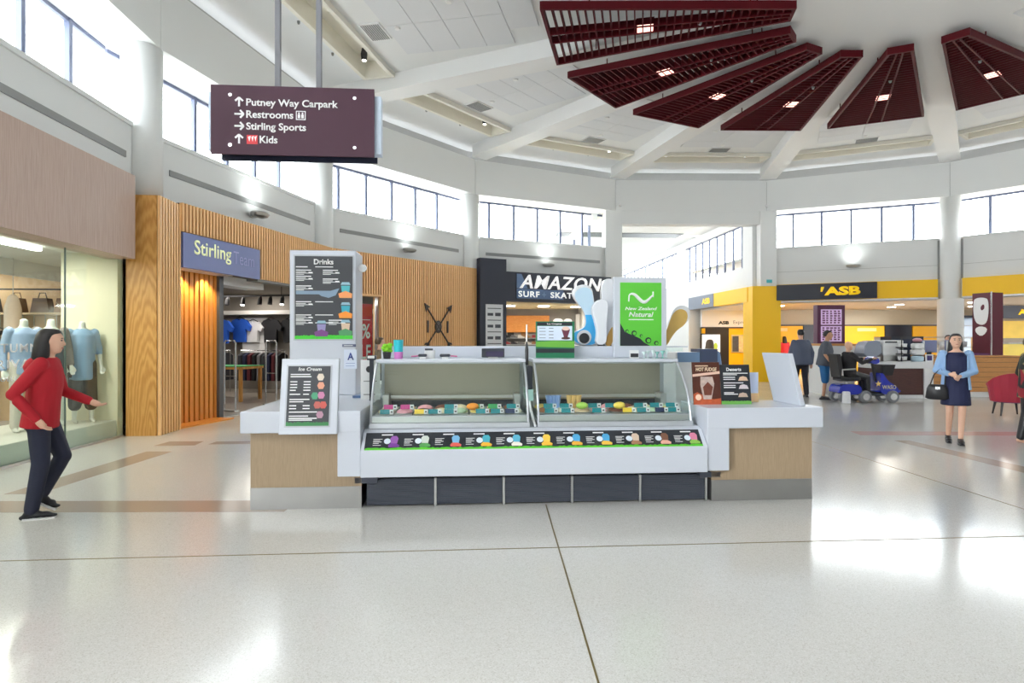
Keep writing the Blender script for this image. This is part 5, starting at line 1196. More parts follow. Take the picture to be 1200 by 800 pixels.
        b.ell(sc(up((0, -.01, 1.56))), .046 * k, .046 * k, .02 * k, 12, 6)
    body = remesh(b, 'body', skin, t, vox)
    if head and face:
        for s in (-1, 1):
            MB().ell(hp(s * .030, -.086, 1.622), .013 * k, .008 * k, .006 * k, 8, 5).build('eye', M_BLACK, t, smooth=True)
            MB().ell(hp(s * .031, -.088, 1.642), .018 * k, .007 * k, .004 * k, 8, 5).build('eyebrow', hair, t, smooth=True)
        MB().ell(hp(0, -.088, 1.553), .022 * k, .010 * k, .006 * k, 8, 5).build('mouth', mat('lip_rose', S(176, 90, 90), 0.5), t, smooth=True)
    # ---- hair
    if head and hairstyle != 'bald':
        h = MB()
        long = hairstyle == 'long'
        v = []; f = []; n = 18
        prof = [(1.725, .02, .03, .012), (1.718, .05, .065, .012), (1.69, .075, .092, .014), (1.65, .086, .105, .018)] + ([(1.60, .092, .10, .03), (1.54, .098, .092, .04), (1.46, .104, .088, .05), (1.40, .095, .07, .06)] if long else [(1.61, .082, .09, .032), (1.57, .066, .06, .05)])
        for z, rx, ry, yo in prof:
            for i in range(n):
                a = 2 * pi * i / n; x, y = rx * cos(a), yo + ry * sin(a)
                lim = -.055 if z > 1.66 else (-.012 if long else .0)
                if z <= 1.66 and y < lim: y = lim
                v.append(hp(x, y, z))
        for j in range(len(prof) - 1):
            for i in range(n): f.append((j * n + i, j * n + (i + 1) % n, (j + 1) * n + (i + 1) % n, (j + 1) * n + i))
        f.append(tuple(range(n))); f.append(tuple(range((len(prof) - 1) * n, len(prof) * n))[::-1])
        h.add(v, f)
        remesh(h, 'hair', hair, t, 0.012, 2)
    # ---- clothes
    if bottom:
        b = MB(); ring(b, [(.80, .14 * g, .105 * g, .01), (.92, .170 * g, .125 * g, .01), (1.03, .150 * g, .115 * g, 0)])
        for s in (0, 1):
            kn, an, hp_ = J['knee'][s], J['ankle'][s], J['hip'][s]
            if leg >= 1: limb(b, [hp_, kn, an + V3((0, 0, .0))], [.098 * g, .074, .060])
            else: limb(b, [hp_, hp_.lerp(kn, leg * 2) if leg <= .5 else kn.lerp(an, (leg - .5) * 2)], [.105 * g, .092])
        remesh(b, 'trousers' if leg >= 1 else 'shorts', bottom, t, vox)
    if skirt:
        m_, hem, flare = skirt; b = MB()
        ring(b, [(hem, flare, flare * .8, 0), (hem + .02, flare, flare * .8, 0), (.92, .178 * g, .135 * g, .005), (1.06, .155 * g, .118 * g, 0), (1.22, .163 * g, .123 * g, -.005), (1.36, .165, .11, 0), (1.43, .10, .075, 0)])
        remesh(b, 'dress', m_, t, vox)
    def topmesh(m_, nm, ex, hem, slv, open_=False):
        b = MB(); r_ = [(hem, .172 * g + ex, .128 * g + ex, .005), (hem + .02, .175 * g + ex, .13 * g + ex, .005), (max(hem + .03, 1.06), .155 * g + ex, .118 * g + ex, 0), (1.22, .163 * g + ex, .122 * g + ex, -.005), (1.36, .165 + ex, .11 + ex, 0), (1.425, .11 + ex, .08 + ex, 0), (1.46, .062, .06, 0)]
        ring(b, r_, topw)
        for s in (0, 1):
            if slv <= .5: limb(b, [sho[s], sho[s].lerp(elb[s], slv * 2)], [.066 + ex, .06 + ex])
            else: limb(b, [sho[s], elb[s], elb[s].lerp(wri[s], (slv - .5) * 2)], [.066 + ex, .053 + ex, .042 + ex])
        return remesh(b, nm, m_, t, vox)
    if top: topmesh(top, 'shirt', 0.0, tophem, sleeve)
    if coat:
        m_, hem = coat
        # open cardigan: left and right fronts with sleeves
        for s in (0, 1):
            sg = 1 if s else -1; b = MB()
            for z0_, z1_, w0, w1 in ((hem, 1.06, .185, .165), (1.06, 1.40, .165, .16)):
                n = 9; v = []
                for z, w in ((z0_, w0), (z1_, w1)):
                    for q in range(n):
                        a = RAD(-36 + q * 126 / (n - 1)); v.append(sc(up((sg * w * g * cos(a), w * .80 * sin(a), z))))
                    for q in range(n):
                        a = RAD(-36 + q * 126 / (n - 1)); v.append(sc(up((sg * (w * g + .02) * cos(a), (w * .80 + .02) * sin(a), z))))
                f = []
                for q in range(n - 1):
                    f += [(q, q + 1, 2 * n + q + 1, 2 * n + q), (n + q, n + q + 1, 3 * n + q + 1, 3 * n + q), (q, q + 1, n + q + 1, n + q), (2 * n + q, 2 * n + q + 1, 3 * n + q + 1, 3 * n + q)]
                f += [(0, n, 3 * n, 2 * n), (n - 1, 2 * n - 1, 4 * n - 1, 3 * n - 1)]
                b.add(v, f)
            limb(b, [sho[s], elb[s], elb[s].lerp(wri[s], .85)], [.066, .053, .044])
            remesh(b, 'cardigan_half', m_, t, vox)
    if shoes:
        for s in (0, 1):
            b = MB(); f0 = J['ankle'][s]; tp = (toes or [0, 0])[s]
            q = Matrix.Rotation(tp, 4, 'X')
            def F(x, y, z): return sc(f0 + q @ V3((x, y, z)))
            P = [(.05, -.085, .03, .026), (.02, -.07, .042, .04), (-.04, -.066, .045, .034), (-.10, -.068, .045, .028), (-.15, -.074, .035, .018)]
            for (y, z, rx, rz) in P: b.ell(F(0, y, z + rz * .6), rx * k, .05 * k, rz * k, 10, 6)
            b.ell(F(0, 0.01, -.03), .043 * k, .05 * k, .045 * k, 10, 6)
            remesh(b, 'shoe', shoes, t, min(vox, .01), 2)
            ps = [F(x, y, -.092) for x, y in ((-.04, .06), (.04, .06), (.046, -.08), (.03, -.18), (-.03, -.18), (-.046, -.08))]; pt_ = [F(x, y, -.075) for x, y in ((-.04, .06), (.04, .06), (.046, -.08), (.03, -.18), (-.03, -.18), (-.046, -.08))]
            MB().add(ps + pt_, [tuple(range(6))[::-1], tuple(range(6, 12))] + [(i, (i + 1) % 6, 6 + (i + 1) % 6, 6 + i) for i in range(6)]).build('shoe_sole', M_WHITE if shoes.name == 'trainer_black' else M_BLACK, t)
    return t

DENIM = mat('dark_denim', S(30, 34, 56), 0.7, var=0.12, scale=60)
# red hooded walker at the left, seen from the side, walking to the right
wk = person('person in red hooded top and dark jeans walking past the shop window', (-4.02, 5.22, 0), RAD(112), 1.60,
       dict(hip=[(-.085, 0, .92), (.085, 0, .92)], knee=[(-.09, -.02, .50), (.09, -.14, .53)], ankle=[(-.085, .05, .09), (.085, .02, .20)],
            elb=[(-.24, .14, 1.14), (.24, -.10, 1.13)], wri=[(-.22, -.02, .92), (.20, -.32, 1.03)]), lean=RAD(5), hair=HAIRB, hairstyle='long',
       top=mat('red_hoodie', S(176, 16, 34), 0.75, var=0.06), tophem=0.82, topw=1.12, sleeve=1.0, bottom=DENIM, shoes=mat('trainer_black', S(30, 30, 36), 0.6), vox=0.010, toes=[0, RAD(30)])
b = MB(); b.loft([(0, 0.035, 1.22, .09, .075), (0, 0.045, 1.28, .105, .085), (0, 0.03, 1.335, .085, .075), (0, 0.02, 1.36, .06, .05)], 14)
remesh(b, 'hood', MATS['red_hoodie'], wk, 0.012)
# woman in navy dress and pale blue cardigan
NAVYD = mat('navy_dress', S(28, 34, 72), 0.7, var=0.08); PALEB = mat('pale_blue_knit', S(150, 184, 224), 0.8, var=0.06)
wm = person('woman in navy dress and pale blue cardigan walking towards the camera', (6.5, 8.95, 0), RAD(-30), 1.60,
       dict(hip=[(-.085, 0, .92), (.085, 0, .92)], knee=[(-.08, -.02, .50), (.07, -.10, .51)], ankle=[(-.085, .10, .12), (.05, -.13, .10)],
            elb=[(-.25, .03, 1.14), (.24, .02, 1.13)], wri=[(-.09, -.17, 1.09), (.03, -.20, 1.06)]), skirt=(NAVYD, .60, .20), coat=(PALEB, .84), hairstyle='long', hair=HAIRB,
       shoes=mat('ballet_black', S(26, 24, 28), 0.4), vox=0.009, turn=RAD(4), toes=[RAD(12), 0])
bg = thing('handbag', 'black leather handbag hanging at the woman in the navy dress', 'handbag', (6.5 - 0.25, 8.98, 0.64), RAD(-30))
MB().loft([(0, 0, 0.0, .11, .05), (0, 0, .02, .15, .07), (0, 0, .16, .13, .06), (0, 0, .22, .10, .04)], 16).build('bag_body', M_BLACK, bg, smooth=True)
MB().tube([(-.09, 0, .2), (-.04, 0, .36), (.04, 0, .46), (.10, 0, .36), (.09, 0, .2)], .010, 6).build('bag_strap', M_BLACK, bg)
MB().box(-.03, .03, -.066, -.05, .15, .19).build('bag_clasp', M_CHROME, bg)
# woman at the right edge in a dark floral blouse
def floral():
    m = mat('floral_blouse', S(30, 28, 26), 0.7); nt = m.node_tree; p = nt.nodes['Principled BSDF']
    tc = nt.nodes.new('ShaderNodeTexCoord'); vo = nt.nodes.new('ShaderNodeTexVoronoi'); vo.inputs['Scale'].default_value = 11
    cr = nt.nodes.new('ShaderNodeValToRGB'); cr.color_ramp.interpolation = 'CONSTANT'; e = cr.color_ramp.elements
    e[0].color = S(28, 26, 26); e[1].position = .5; e[1].color = S(150, 32, 44); n = e.new(.7); n.color = S(40, 50, 34); n = e.new(.85); n.color = S(150, 130, 80)
    sp = nt.nodes.new('ShaderNodeSeparateColor'); nt.links.new(tc.outputs['Object'], vo.inputs['Vector']); nt.links.new(vo.outputs['Color'], sp.inputs[0]); nt.links.new(sp.outputs[0], cr.inputs['Fac']); nt.links.new(cr.outputs['Color'], p.inputs['Base Color'])
    return m
person('woman in dark floral blouse and black trousers at the right edge', (7.52, 8.85, 0), RAD(75), 1.56,
       dict(knee=[(-.09, -.05, .50), (.09, .02, .5)], ankle=[(-.09, -.06, .09), (.09, .1, .10)], elb=[(-.23, .06, 1.13), (.23, .06, 1.13)], wri=[(-.22, -.10, .94), (.22, -.10, .94)]),
       top=floral(), tophem=.74, topw=1.15, sleeve=.9, bottom=M_BLACK, hairstyle='short', hair=HAIRBR, vox=0.011, girth=1.1)
# man with his back turned
person('man in grey blue jacket and dark trousers seen from behind', (7.75, 16.4, 0), RAD(172), 1.80, dict(knee=[(-.11, -.02, .5), (.11, -.05, .5)], ankle=[(-.12, .06, .09), (.11, -.04, .09)], wri=[(-.27, -.02, .86), (.27, -.02, .86)], elb=[(-.27, .04, 1.12), (.27, .04, 1.12)]),
       top=mat('slate_jacket', S(84, 92, 112), 0.7), tophem=.82, topw=1.36, bottom=mat('charcoal_trousers', S(34, 34, 42), 0.7), shoes=M_BLACK, vox=0.014, girth=1.15, face=False)
person('man in grey tee shirt and blue shorts standing beside the scooter', (8.0, 15.65, 0), RAD(62), 1.76, dict(elb=[(-.26, -.02, 1.12), (.26, -.02, 1.12)], wri=[(-.24, -.16, .90), (.24, -.16, .90)]), lean=RAD(6),
       top=mat('charcoal_tee', S(78, 82, 92), 0.75), tophem=.84, topw=1.2, sleeve=.42, bottom=mat('azure_shorts', S(30, 96, 150), 0.7), leg=.52, shoes=M_BLACK, vox=0.014, girth=1.2, skin=SKIN2, turn=RAD(-10))
person('small distant person in a red top inside the bank', (12.35, 27.7, 0), RAD(180), 1.70, top=M_RED, bottom=M_BLACK, shoes=M_BLACK, hairstyle='long', vox=0.02, face=False)
person('black haired cafe worker in white behind the cafe counter', (12.35, 17.3, 0), RAD(-15), 1.66, top=M_WHITE, sleeve=.4, bottom=M_BLACK, vox=0.016, hairstyle='short')
person('brown haired person behind the right end of the kiosk', (3.95, 12.2, 0), RAD(150), 1.52, top=mat('mid_blue_top', S(110, 140, 180), 0.7), bottom=DENIM, hairstyle='long', hair=HAIRBR, vox=0.016, face=False)
person('person with brown hair passing the sale poster behind the kiosk', (-2.62, 12.1, 0), RAD(120), 1.56, top=mat('olive_top', S(120, 110, 90), 0.7), bottom=DENIM, hairstyle='short', hair=HAIRBR, vox=0.016, face=False)

# ---- mannequins in the window
MQ = mat('mannequin_white', S(226, 226, 216), 0.4, var=0.01)
def lpt(x, y, z=0): (a, b_, _), r = L0, L0R; return (a + x * cos(r) - y * sin(r), b_ + x * sin(r) + y * cos(r), z)
MP = dict(knee=[(-.09, -.03, .5), (.10, -.05, .5)], ankle=[(-.10, .02, .09), (.12, -.02, .09)], elb=[(-.23, .03, 1.13), (.23, .03, 1.13)], wri=[(-.24, -.05, .88), (.24, -.05, .88)])
person('headless white mannequin in pale blue sweater nearest the left edge', lpt(1.18, 1.0, .27), RAD(55), 1.66, MP, skin=MQ, head=False, top=mat('pale_blue_sweater', S(150, 170, 200), 0.8), tophem=.80, bottom=mat('cream_trousers', S(206, 198, 186), 0.7), vox=0.012, name='mannequin', cat='mannequin', group='mannequins in the shop window')
m2 = person('headless mannequin in long grey cardigan over a dark teal top', lpt(1.74, 1.02, .27), RAD(50), 1.68, MP, skin=MQ, head=False, skirt=(mat('teal_tunic', S(28, 52, 66), 0.7), .78, .19), coat=(mat('taupe_cardigan', S(128, 118, 112), 0.85), .62), vox=0.012, name='mannequin', cat='mannequin', group='mannequins in the shop window')
m3 = person('headless mannequin in long pale denim shirt and black leggings', lpt(2.12, .82, .27), RAD(48), 1.66, MP, skin=MQ, head=False, top=mat('pale_denim', S(132, 164, 196), 0.75), tophem=.66, topw=1.1, sleeve=.62, bottom=mat('black_leggings', S(46, 46, 50), 0.7), leg=.78, vox=0.012, name='mannequin', cat='mannequin', group='mannequins in the shop window')
# ================================================================== CAFE, SCOOTER, SHOP CONTENTS
M_CAFEW = mat('cafe_white', S(226, 226, 226), 0.35); M_BROWN = wood('dark_brown_panel', S(70, 40, 38), S(92, 54, 48), (1.5, 10, 10)); M_PLANK = wood('cafe_plank', S(186, 128, 70), S(208, 150, 90), (1.2, 10, 14))
t = thing('cafe_counter', 'white cafe counter with dark brown front panel beside the scooter', 'counter', (9.45, 15.9, 0))
MB().box(0.0, 1.52, 0, 0.8, 0.78, 0.955).build('white_top', M_CAFEW, t, bevel=0.01)
MB().box(1.28, 1.52, 0.0, 0.8, 0, 0.78).build('white_leg', M_CAFEW, t)
MB().box(0.0, 1.28, 0.04, 0.8, 0.09, 0.78).build('brown_panel', M_BROWN, t)
MB().box(0.0, 1.28, 0.02, 0.8, 0, 0.09).build('white_kick', M_CAFEW, t)
t = thing('cafe_counter', 'long timber planked cafe counter behind the woman in navy', 'counter', (11.1, 16.3, 0))
for i in range(7): MB().box(0, 2.6, 0, 0.06, 0.14 + i * 0.132, 0.262 + i * 0.132).build('plank', M_PLANK, t)
MB().box(0.02, 2.58, 0.05, 0.7, 0.0, 1.06).build('counter_body', M_BROWN, t); MB().box(-0.02, 2.62, -0.02, 0.75, 1.065, 1.10).build('counter_top', M_PLANK, t)
MB().box(0.02, 2.58, 0.03, 0.05, 0.0, 0.14).build('white_kick', M_CAFEW, t)
t = thing('cafe_counter', 'white cafe counter end with brown top behind the man in shorts', 'counter', (8.75, 17.2, 0))
MB().box(0, 0.9, 0, 0.8, 0, 1.36).build('counter_body', M_CAFEW, t); MB().box(-0.03, 0.95, -0.03, 0.83, 1.36, 1.42).build('counter_top', M_PLANK, t)
# purple menu tower
M_PURPLE = mat('aubergine', S(84, 24, 62), 0.4)
t = thing('menu_tower', 'aubergine cafe menu tower with two lit panels', 'menu tower', (9.15, 18.3, 0))
MB().box(0, 0.82, 0, 0.25, 0, 2.57).build('tower_box', M_PURPLE, t)
for z in (1.98, 1.48):
    p_ = MB().box(0.10, 0.72, -0.012, 0, z, z + 0.46).build('menu_panel', mat('lilac_panel', S(206, 176, 214), 0.4, emit=0.3), t)
    b = MB(); random.seed(int(z * 10))
    for i in range(5):
        for j in range(6): b.box(0.14 + i * 0.115, 0.14 + i * 0.115 + 0.05 + 0.045 * random.random(), -0.015, -0.012, z + 0.04 + j * 0.068, z + 0.04 + j * 0.068 + 0.045)
    b.build('printed_lines', mat('plum_print', S(110, 50, 100), 0.5), p_)
# burgundy tower sign with white cup emblem
t = thing('pylon_sign', 'tall burgundy pylon sign with white cup emblem in the cafe', 'sign', (13.3, 17.2, 0), RAD(-75))
M_BURG = mat('burgundy', S(92, 16, 40), 0.35)
MB().box(-0.33, 0.20, -0.02, 0.42, 0, 2.85).build('pylon_body', M_BURG, t)
MB().box(0.19, 0.215, -0.03, 0.0, 0, 2.87).build('pylon_edge', M_CHROME, t)
MB().prism(smoothpoly([(-0.31, 2.65), (-0.28, 2.05), (-0.05, 1.92), (0.12, 2.05), (0.14, 2.65), (0.0, 2.72), (-0.2, 2.72)]), -0.026, -0.02, 'y').build('cup_emblem', M_TXTW, t)
MB().prism(smoothpoly([(-0.10, 2.45), (0.0, 2.55), (0.03, 2.42), (-0.06, 2.34)], 1), -0.03, -0.026, 'y').build('emblem_bean', M_BURG, t)
MB().prism(smoothpoly([(-0.25, 1.85), (-0.1, 1.92), (0.1, 1.86), (0.06, 1.72), (-0.08, 1.62), (-0.22, 1.72)], 1), -0.026, -0.02, 'y').build('emblem_saucer', M_TXTW, t)
MB().box(-0.30, 0.16, -0.026, -0.02, 0.85, 1.15).build('printed_panel', mat('plum_panel', S(120, 70, 120), 0.4), t)
# coffee machines and clutter on the counter
t = thing('coffee_machine', 'rounded grey espresso machine at the left of the cafe counter', 'coffee machine', (9.5, 16.35, 0.955))
MB().prism(smoothpoly([(-0.22, 0.12), (0.26, 0.12), (0.26, 0.52), (0.1, 0.56), (-0.16, 0.5)], 1), -0.2, 0.25, 'y').build('machine_body', mat('machine_grey', S(150, 156, 170), 0.25, 0.4), t)
MB().box(-0.2, 0.24, -0.2, 0.25, 0, 0.12).build('drip_tray', M_STEEL, t)
t = thing('coffee_machine', 'white boxy coffee machine beside the grey one', 'coffee machine', (10.08, 16.35, 0.955))
MB().box(-0.27, 0.27, -0.2, 0.25, 0.16, 0.56).build('machine_body', M_CAFEW, t, bevel=0.02); MB().box(-0.22, 0.1, -0.205, -0.2, 0.49, 0.53).build('vent_slot', M_BLACK, t); MB().box(-0.25, 0.25, -0.18, 0.25, 0, 0.16).build('drip_tray', M_STEEL, t)
MB().box(0.17, 0.26, -0.205, -0.2, 0.2, 0.46).build('button_panel', M_GRILLE, t)
t = thing('cup_tower', 'three tier black stand holding white cups on the cafe counter', 'cup stand', (10.25, 16.02, 0.956))
MB().cyl(0, 0.05, 0, 0.62, 0.015, 8).build('stand_pole', M_BLACK, t)
for i in range(3):
    MB().lathe([(0.13, 0.02 + i * 0.17), (0.14, 0.04 + i * 0.17)], 0, 0.05, 16).build('tier', M_BLACK, t)
for i in range(3):
    for j in range(3):
        a = RAD(-160 + 70 * j); o = MB().lathe([(0.03, 0), (0.042, 0.09), (0.038, 0.09), (0.028, 0.01)], 0, 0, 12).build('cup', M_WHITE, None, (10.25 + 0.085 * cos(a), 16.07 + 0.085 * sin(a), 0.956 + 0.041 + i * 0.17))
        tag(o, 'white cup, %s from the left on the %s tier of the cafe cup stand' % (ORD[j], ('lowest', 'middle', 'top')[i]), 'cup', 'cups on the cafe stand')
t = thing('jar_stack', 'stack of white lidded jars right of the cup stand', 'jars', (10.68, 16.1, 0.956))
for i, (r, z, m) in enumerate(((0.15, 0.0, mat('blue_jar', S(176, 200, 214), 0.2)), (0.17, 0.17, M_WHITE), (0.15, 0.33, M_WHITE))):
    MB().lathe([(r * .8, z), (r, z + 0.03), (r, z + 0.13), (r * .7, z + 0.15)], 0, 0, 16).build('jar', m, t, smooth=False); 
    MB().lathe([(r * .72, z + 0.15), (r * .72, z + 0.168)], 0, 0, 16).build('lid', M_BLACK, t)
o = MB().ell((0, 0, 0.06), 0.12, 0.09, 0.06).build('muffin_pack', mat('rose_pack', S(196, 140, 150), 0.5), None, (10.68, 16.1, 0.956 + 0.50), 0, smooth=True); tag(o, 'pink wrapped cakes on top of the white jar stack', 'cakes')
t = thing('photo_stand', 'small white frame with a dark picture on the cafe counter', 'picture frame', (10.82, 15.98, 0.956))
MB().box(0, 0.2, 0, 0.02, 0, 0.19).build('frame', M_WHITE, t); MB().box(0.035, 0.165, -0.003, 0, 0.03, 0.16).build('picture', mat('violet_print', S(80, 70, 130), 0.4), t)
for i, (x, lb) in enumerate(((11.35, 'blue grey till screen back at the left end of the planked counter'), (11.98, 'blue grey till screen back in front of the cafe worker'))):
    t = thing('till_screen', lb, 'till', (x, 16.6, 1.10), 0, 'till screens on the planked counter')
    MB().box(-0.2, 0.2, 0, 0.05, 0.08, 0.42).build('screen_back', mat('till_blue', S(124, 132, 170), 0.4), t, bevel=0.01); MB().box(-0.05, 0.05, 0.0, 0.06, 0, 0.1).build('screen_stem', M_DARK, t); MB().box(-0.12, 0.12, -0.06, 0.14, 0, 0.015).build('screen_foot', M_DARK, t)
    MB().box(-0.19, -0.14, -0.003, 0.0, 0.1, 0.4).build('screen_edge', M_CHROME, t)
t = thing('dark_display', 'dark glass cake display behind the white jars in the cafe', 'display case', (10.55, 17.0, 0))
MB().box(0, 0.9, 0, 0.5, 0, 1.62).build('case_body', M_DARK, t); MB().box(0.05, 0.85, -0.005, 0, 1.05, 1.55).build('case_glass', mat('smoke_glass', S(60, 64, 80), 0.1), t)
t = thing('cafe_shelf', 'steel shelf of white crockery behind the cafe worker', 'shelf', (11.2, 18.6, 0))
for x in (0, 3.0): MB().box(x, x + 0.04, 0, 0.3, 0, 1.62).build('upright', M_STEEL, t)
for z in (0.9, 1.3, 1.6): MB().box(0, 3.04, 0, 0.3, z, z + 0.02).build('shelf_board', M_STEEL, t)
random.seed(11)
for i in range(8):
    h = 0.1 + 0.12 * random.random(); o = MB().lathe([(0.06, 0), (0.09, h * .5), (0.08, h)], 0, 0, 12).build('crockery', M_WHITE, None, (11.35 + i * 0.36, 18.75, 1.321)); tag(o, 'white crockery stack, %s from the left on the cafe shelf' % ORD[i], 'crockery', 'crockery on the cafe shelf')
t = thing('white_display', 'low pale display case right of the burgundy pylon', 'display case', (14.3, 17.6, 0))
MB().box(0, 1.6, 0, 0.6, 0, 1.05).build('case_body', M_CAFEW, t); MB().box(0.03, 1.57, 0.02, 0.58, 1.05, 1.42).build('case_glass', M_CASEGLASS, t); MB().box(0, 1.6, 0, 0.6, 1.42, 1.45).build('case_top', M_CAFEW, t)
# armchair
t = thing('tub_chair', 'red tub armchair with dark tapered legs beside the floral blouse woman', 'armchair', (10.05, 12.35, 0), RAD(160))
M_REDV = mat('red_vinyl', S(170, 40, 62), 0.5); M_MAUVE = mat('mauve_fabric', S(120, 84, 120), 0.8)
n = 13; v = []; f = []
for j, (z, ro, ri) in enumerate(((0.28, 0.31, 0.25), (0.55, 0.35, 0.285), (0.0, 0.38, 0.32))):
    for i in range(n):
        a = RAD(-35 + i * 250 / (n - 1)); zz = z if j < 2 else 0.62 + 0.24 * max(0, sin(a)) ** 0.8
        v += [(ro * cos(a), ro * sin(a), zz), (ri * cos(a), ri * sin(a), zz)]
for j in range(2):
    for i in range(n - 1):
        p_, q_ = (j * n + i) * 2, ((j + 1) * n + i) * 2
        f += [(p_, p_ + 2, q_ + 2, q_), (p_ + 1, q_ + 1, q_ + 3, p_ + 3)]
for i in range(n - 1): f += [((2 * n + i) * 2, (2 * n + i) * 2 + 2, (2 * n + i) * 2 + 3, (2 * n + i) * 2 + 1), (i * 2, i * 2 + 1, i * 2 + 3, i * 2 + 2)]
for i in (0, n - 1): f += [(i * 2, i * 2 + 1, (n + i) * 2 + 1, (n + i) * 2), ((n + i) * 2, (n + i) * 2 + 1, (2 * n + i) * 2 + 1, (2 * n + i) * 2)]
MB().add(v, f).build('shell', M_REDV, t, smooth=False)
MB().lathe([(0.26, 0.26), (0.28, 0.30), (0.28, 0.42), (0.24, 0.46)], 0, 0, 20).build('seat', M_MAUVE, t)
for sx in (-1, 1):
    for sy in (-1, 1): MB().tube([(sx * 0.17, sy * 0.17, 0.28), (sx * 0.21, sy * 0.21, 0.0)], [0.026, 0.014], 8).build('leg', M_BLACK, t)
# mobility scooter and its rider
BLUE = mat('scooter_blue', S(24, 44, 170), 0.25, coat=0.5); TYRE = mat('grey_tyre', S(128, 130, 134), 0.7)
t = thing('mobility_scooter', 'blue mobility scooter with gold star beside the cafe counter', 'mobility scooter', (7.92, 15.0, 0))
def wheel(x, y, r):
    b = MB(); n = 20; v = []; f = []
    pr = [(r * .55, -.05), (r * .9, -.055), (r, -.03), (r, .03), (r * .9, .055), (r * .55, .05)]
    for i in range(n):
        a = 2 * pi * i / n
        for q, w in pr: v.append((x + q * cos(a), y + w, r + q * sin(a)))
    m = len(pr)
    for i in range(n):
        for j in range(m): f.append((i * m + j, ((i + 1) % n) * m + j, ((i + 1) % n) * m + (j + 1) % m, i * m + (j + 1) % m))
    w_ = b.add(v, f).build('wheel', TYRE, t)
    MB().disc(x, r, y - .035, r * .55, .03, 16).build('hub', M_CHROME, w_)
for x, r in ((0.12, .135), (0.62, .15), (1.28, .15)):
    for y in (-.22, .22): wheel(x, y, r)
MB().prism(smoothpoly([(0.0, .2), (0.55, .2), (0.52, .42), (0.30, .46), (0.04, .44), (-.03, .32)], 2), -.24, .24, 'y').build('rear_shroud', BLUE, t)
MB().box(0.5, 1.1, -.22, .22, .17, .23).build('floorboard', M_DARK, t, bevel=0.01)
MB().prism(smoothpoly([(0.98, .2), (1.42, .2), (1.46, .30), (1.36, .42), (1.18, .52), (1.06, .72), (0.98, .72), (1.02, .45)], 2), -.22, .22, 'y').build('front_shroud', BLUE, t)
MB().box(0.9, 1.5, -.2, .2, .26, .30).build('front_bumper', BLUE, t, bevel=0.01)
MB().tube([(1.02, 0, .5), (0.92, 0, .95), (0.86, 0, 1.03)], [.04, .035, .03], 10).build('tiller', M_BLACK, t)
MB().prism(smoothpoly([(0.78, .98), (0.92, .92), (1.04, .98), (0.98, 1.1), (0.86, 1.12)], 1), -.14, .14, 'y').build('console', BLUE, t)
MB().tube([(0.84, -.26, 1.04), (0.87, 0, 1.06), (0.84, .26, 1.04)], .016, 8).build('handlebar', M_BLACK, t)
MB().frustum([(1.10, -.16), (1.32, -.16), (1.32, .16), (1.10, .16)], .66, [(1.06, -.19), (1.38, -.19), (1.38, .19), (1.06, .19)], .92).build('basket', M_BLACK, t)
MB().box(0.06, 0.52, -.23, .23, .52, .62).build('seat', M_BLACK, t, bevel=0.03)
MB().prism([(0.02, .6), (0.12, .6), (0.04, 1.18), (-.06, 1.18)], -.22, .22, 'y').build('backrest', M_BLACK, t, bevel=0.02)
MB().cyl(0.28, 0, .42, .53, .05, 12).build('seat_post', M_STEEL, t)
for s in (-1, 1): MB().tube([(0.05, s * .27, .66), (0.05, s * .27, .80), (0.36, s * .27, .82)], .02, 8).build('armrest', M_STEEL, t)
st = [((0.075 if i % 2 == 0 else 0.032) * cos(pi / 2 + i * pi / 5) + 0.92, (0.075 if i % 2 == 0 else 0.032) * sin(pi / 2 + i * pi / 5) + 0.46) for i in range(10)]
MB().prism(st, -.262, -.25, 'y').build('star_decal', mat('gold_star', S(240, 206, 130), 0.35, 0.3), t)
MB().box(0.88, 0.96, -.25, -.20, .40, .52).build('star_bracket', BLUE, t)
text('WASO', mat('cream_decal', S(200, 190, 150), 0.5), t, (1.20, -.226, .33), w=.34, h=.10, bold=.02)
person('seated rider in black clothing on the blue mobility scooter', (8.25, 15.0, 0), RAD(90), 1.70,
       dict(hip=[(-.1, 0, .70), (.1, 0, .70)], knee=[(-.12, -.40, .62), (.12, -.40, .62)], ankle=[(-.12, -.42, .31), (.12, -.42, .31)],
            elb=[(-.27, -.20, .98), (.27, -.20, .98)], wri=[(-.2, -.46, 1.06), (.2, -.46, 1.06)]), top=mat('black_fleece', S(36, 34, 38), 0.8), topw=1.2, bottom=M_BLACK, shoes=M_BLACK, hairstyle='bald', vox=0.013, girth=1.2)
o = MB().lathe([(0.09, 0), (0.10, 0.02), (0.09, 0.26), (0.07, 0.28)], 0, 0, 10).build('shopping_bag', mat('white_bag', S(226, 226, 230), 0.5), None, (8.05, 14.72, 0.0)); tag(o, 'white carrier bag on the floor under the scooter', 'bag')

# ---- fashion shop contents
def lroot(name, label, cat, x, y, z=0, group=None): return thing(name, label, cat, lpt(x, y, z), L0R, group)
GC = [S(44, 46, 56), S(90, 60, 44), S(40, 66, 84), S(120, 110, 104), S(30, 30, 34), S(146, 120, 96)]
GN = ['charcoal', 'brown', 'petrol blue', 'grey', 'black', 'tan']
t = lroot('clothes_rail', 'black hanging clothes rail at the back of the fashion shop', 'clothes rail', 4.3, 2.2)
MB().tube([(0, 0, 2.45), (0, 4.0, 2.45)], .015, 8).build('rail_tube', M_BLACK, t)
for y in (0.2, 2.0, 3.8): MB().tube([(0, y, 2.45), (0, y, 2.86)], .01, 6).build('rail_hanger', M_BLACK, t)
t = lroot('shelf', 'pale timber shelf holding handbags in the fashion shop', 'shelf', 4.2, 2.2)
MB().box(0, 0.35, 0, 4.0, 1.98, 2.02).build('shelf_board', M_LAMIN, t)
